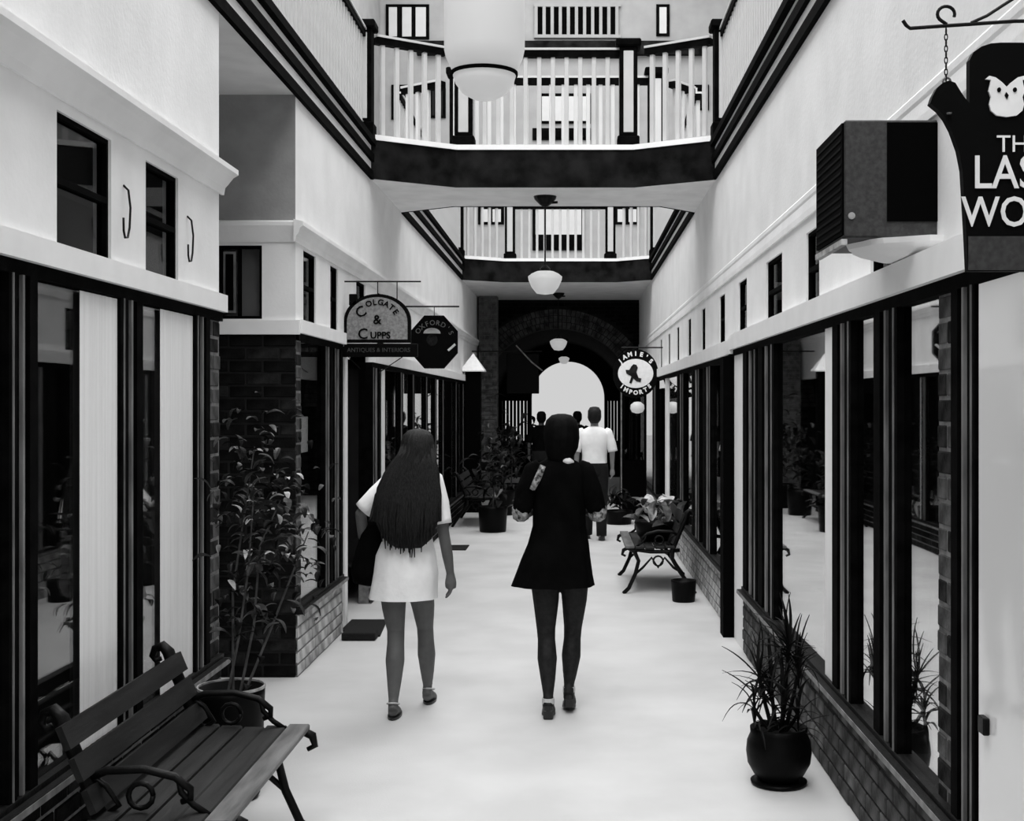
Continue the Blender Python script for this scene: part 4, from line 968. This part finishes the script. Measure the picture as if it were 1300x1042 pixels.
def woman_black():
    ox, oy = -.080, 7.1; O = (ox, oy, 0); W = lambda *p: shift(p, O)
    t = thing('person', 'woman with short black hair, black flared tunic and lace cuffs', 'person', O)
    b = MB()
    b.ell([(ox + x, oy + y, z, rx, ry) for x, y, z, rx, ry in [(0, 0, .78, .14, .10), (0, 0, .86, .158, .112), (0, 0, .94, .15, .11), (0, .01, 1.06, .115, .085), (0, .01, 1.16, .125, .09), (0, .01, 1.28, .14, .10), (0, 0, 1.36, .145, .085), (0, 0, 1.405, .10, .06), (0.005, 0, 1.43, .052, .05)]], 20)
    limb(b, [W(.0, 0, 1.40), W(.01, .01, 1.46), W(.01, .02, 1.51)], [.05, .045, .045])
    hc = (.012, .025, 1.565); head_into(b, W(*hc), 1.0)
    limb(b, [W(-.085, .0, .84), W(-.075, .01, .64), W(-.075, .02, .48), W(-.072, .01, .42), W(-.067, -.03, .32), W(-.062, -.06, .21), W(-.06, -.09, .13)], [.090, .074, .054, .050, .056, .042, .029])
    foot(b, W(-.06, -.09, .13), W(-.055, .08, .0), 1.0, .06)
    limb(b, [W(.085, .0, .84), W(.085, .04, .64), W(.077, .07, .48), W(.074, .07, .42), W(.067, .05, .32), W(.060, .04, .22), W(.055, .03, .16)], [.090, .072, .052, .049, .055, .040, .029])
    foot(b, W(.055, .03, .16), W(.065, .20, .01), 1.0, .06)
    for q in (-1, 1):
        limb(b, [W(q * .145, 0, 1.37), W(q * .18, -.01, 1.26), W(q * .20, -.01, 1.14), W(q * .19, .12, 1.12), W(q * .13, .22, 1.14)], [.048, .042, .034, .030, .023])
        hand(b, W(q * .13, .22, 1.14), (-q * .8, .5, .1), q, .95, (0, .2, 1))
    body = remesh(b, 'body', M['stocking'], t, .0065); face_parts(body, O, hc, 1.0)
    # bare skin of head and hands
    k = MB(); head_into(k, W(hc[0], hc[1] + .001, hc[2]), 1.02); k.build('face_skin', M['skin'], body, True)
    d = MB(); L = [(-.035, .0, .725, .232, .165), (-.03, 0, .78, .215, .158), (-.018, 0, .88, .190, .145), (-.005, 0, .96, .168, .130), (.0, .01, 1.06, .146, .112), (0, .01, 1.16, .145, .108), (0, .01, 1.28, .155, .115), (0, .0, 1.37, .160, .10), (0, 0, 1.415, .115, .078), (.0, 0, 1.44, .07, .06)]
    d.ell([(ox + x, oy + y, z, rx, ry) for x, y, z, rx, ry in L], 48, .03, 8, False, True); tu = d.build('tunic', M['dressd'], t, True)
    for q in (-1, 1):
        s = MB(); limb(s, [W(q * .11, 0, 1.41), W(q * .145, 0, 1.375), W(q * .18, -.01, 1.27), W(q * .205, -.01, 1.17), W(q * .207, -.005, 1.14)], [.03, .055, .060, .058, .045]); s.build('sleeve', M['dressd'], t, True)
        s = MB(); c = Vector(W(q * .215, .0, 1.135)); s.ell([(c.x, c.y, c.z - .05, .02, .025), (c.x, c.y, c.z - .035, .042, .05), (c.x, c.y, c.z, .050, .056), (c.x, c.y, c.z + .03, .048, .054), (c.x, c.y, c.z + .055, .035, .045)], 24, .08, 6); s.build('lace_cuff', M['lace'], t, True)
    s = MB(); limb(s, [W(-.09, -.065, 1.40), W(-.12, -.085, 1.33), W(-.15, -.075, 1.27)], [.018, .02, .016]); s.build('lace_trim', M['lace'], tu, True)
    s = MB(); limb(s, [W(.01, -.06, 1.445), W(.05, -.065, 1.43), W(.075, -.04, 1.42)], [.016, .02, .012]); s.build('collar', M['dressw'], tu, True)
    h = MB(); hx, hy = ox + .012, oy + .0
    h.ell([(hx, hy, 1.692, .02, .02), (hx, hy, 1.684, .055, .065), (hx, hy - .003, 1.655, .085, .098), (hx, hy - .008, 1.61, .098, .108), (hx, hy - .018, 1.555, .100, .102), (hx, hy - .03, 1.50, .092, .082), (hx - .005, hy - .035, 1.45, .072, .055), (hx - .008, hy - .035, 1.42, .05, .035), (hx - .01, hy - .035, 1.405, .02, .015)], 48, .02, 15, jit=.02)
    h.build('hair', M['hair2'], t, True)
    for (x, y, z, tl) in ((-.06, -.09, 0, 0), (.055, .04, .035, 1)):
        s = MB(); c = Vector((ox + x, oy + y, z))
        s.bev(c.x - .028, c.x + .028, c.y - .045, c.y + .015, c.z + .0, c.z + .055, .008); s.ell([(c.x, c.y + .09, c.z * .3 + .004, .040, .07), (c.x, c.y + .09, c.z * .3 + .03, .036, .062)], 16)
        s.ell([(c.x, c.y - .008, c.z + .05, .032, .04), (c.x, c.y - .005, c.z + .085, .033, .042)], 16)
        so = s.build('shoe', M['shoe'], t)
        s = MB(); s.ell([(c.x, c.y - .004, c.z + .085, .036, .046), (c.x, c.y - .004, c.z + .115, .034, .044)], 18); s.build('heel_strap', M['shoew'], so)
woman_black()

def walker(ox, oy, label, top, bottom, hair, s=1.0, step=.12, arms=1, sleeve=True):
    O = (ox, oy, 0); W = lambda x, y, z: (ox + x * s, oy + y * s, z * s)
    t = thing('person', label, 'person', O); b = MB()
    b.ell([(ox + x * s, oy + y * s, z * s, rx * s, ry * s) for x, y, z, rx, ry in [(0, 0, .82, .14, .10), (0, 0, .92, .16, .11), (0, 0, 1.05, .14, .10), (0, 0, 1.2, .155, .11), (0, 0, 1.36, .18, .11), (0, 0, 1.42, .15, .08), (0, 0, 1.46, .06, .055)]], 18)
    limb(b, [W(0, 0, 1.42), W(0, .01, 1.50), W(0, .02, 1.55)], [.055 * s, .052 * s, .05 * s]); hc = (0, .02 * s, 1.60 * s); head_into(b, W(0, .02, 1.60), 1.02 * s)
    limb(b, [W(-.09, 0, .88), W(-.09, .05, .5), W(-.09, step, .10)], [.09 * s, .06 * s, .035 * s]); foot(b, W(-.09, step, .10), W(-.10, step + .18, 0), s)
    limb(b, [W(.09, 0, .88), W(.09, -.02, .5), W(.09, -step, .12)], [.09 * s, .06 * s, .035 * s]); foot(b, W(.09, -step, .12), W(.10, -step + .17, 0), s)
    for q in (-1, 1):
        limb(b, [W(q * .19, 0, 1.39), W(q * .23, -.02, 1.15), W(q * .235, .06, .92)], [.05 * s, .038 * s, .025 * s]); hand(b, W(q * .235, .06, .92), (0, .2, -1), q, s)
    body = remesh(b, 'body', M['skinl' if top == 'dressw' else 'skin'], t, .010, 2); face_parts(body, O, hc, s)
    d = MB(); d.ell([(ox, oy, z * s, rx * s, ry * s) for z, rx, ry in ((1.0, .165, .125), (1.1, .162, .12), (1.2, .17, .125), (1.36, .195, .125), (1.43, .16, .095), (1.475, .075, .07))], 28, .02, 7, False, True); d.build('shirt', M[top], t, True)
    for q in (-1, 1):
        s_ = MB(); limb(s_, [W(q * .14, 0, 1.44), W(q * .175, 0, 1.405), W(q * .22, -.01, 1.25), W(q * .24, -.01, 1.15)], [.03 * s, .058 * s, .062 * s, .064 * s]); s_.build('sleeve', M[top], t, True)
    s_ = MB(); s_.ell([(ox, oy, z * s, rx * s, ry * s) for z, rx, ry in ((.80, .12, .10), (.86, .165, .12), (.95, .165, .12), (1.03, .155, .115))], 24); s_.build('trouser_seat', M[bottom], t, True)
    for q, st in ((-1, step), (1, -step)):
        s_ = MB(); limb(s_, [W(q * .075, 0, .98), W(q * .085, .0, .86), W(q * .09, .05 if q < 0 else -.02, .5), W(q * .09, st, .06)], [.10 * s, .105 * s, .078 * s, .065 * s]); s_.build('trouser_leg', M[bottom], t, True)
        s_ = MB(); s_.ell([(ox + q * .095 * s, oy + (st + .07) * s, .0, .045, .13), (ox + q * .095 * s, oy + (st + .07) * s, .05, .04, .12), (ox + q * .095 * s, oy + (st + .02) * s, .09, .035, .06)], 16); s_.build('shoe', M['shoe'], t, True)
    h = MB(); h.ell([(ox, oy - .0, 1.735 * s, .02, .02), (ox, oy - .0, 1.725 * s, .06 * s, .07 * s), (ox, oy - .01, 1.68 * s, .086 * s, .10 * s), (ox, oy - .02, 1.62 * s, .088 * s, .095 * s), (ox, oy - .03, 1.56 * s, .08 * s, .07 * s), (ox, oy - .035, 1.52 * s, .05 * s, .04 * s)], 28, .02, 9); h.build('hair', M[hair], t, True)
    return t
walker(.27, 16.2, 'man in white short-sleeved shirt and dark trousers walking ahead', 'dressw', 'trouser', 'hair', .985)
walker(-.56, 22.0, 'distant figure in dark clothes left of the black-haired woman', 'dressd', 'trouser', 'hair2', .93)
walker(.07, 22.6, 'distant dark figure mostly hidden behind the black-haired woman', 'dressd', 'trouser', 'hair2', .93)
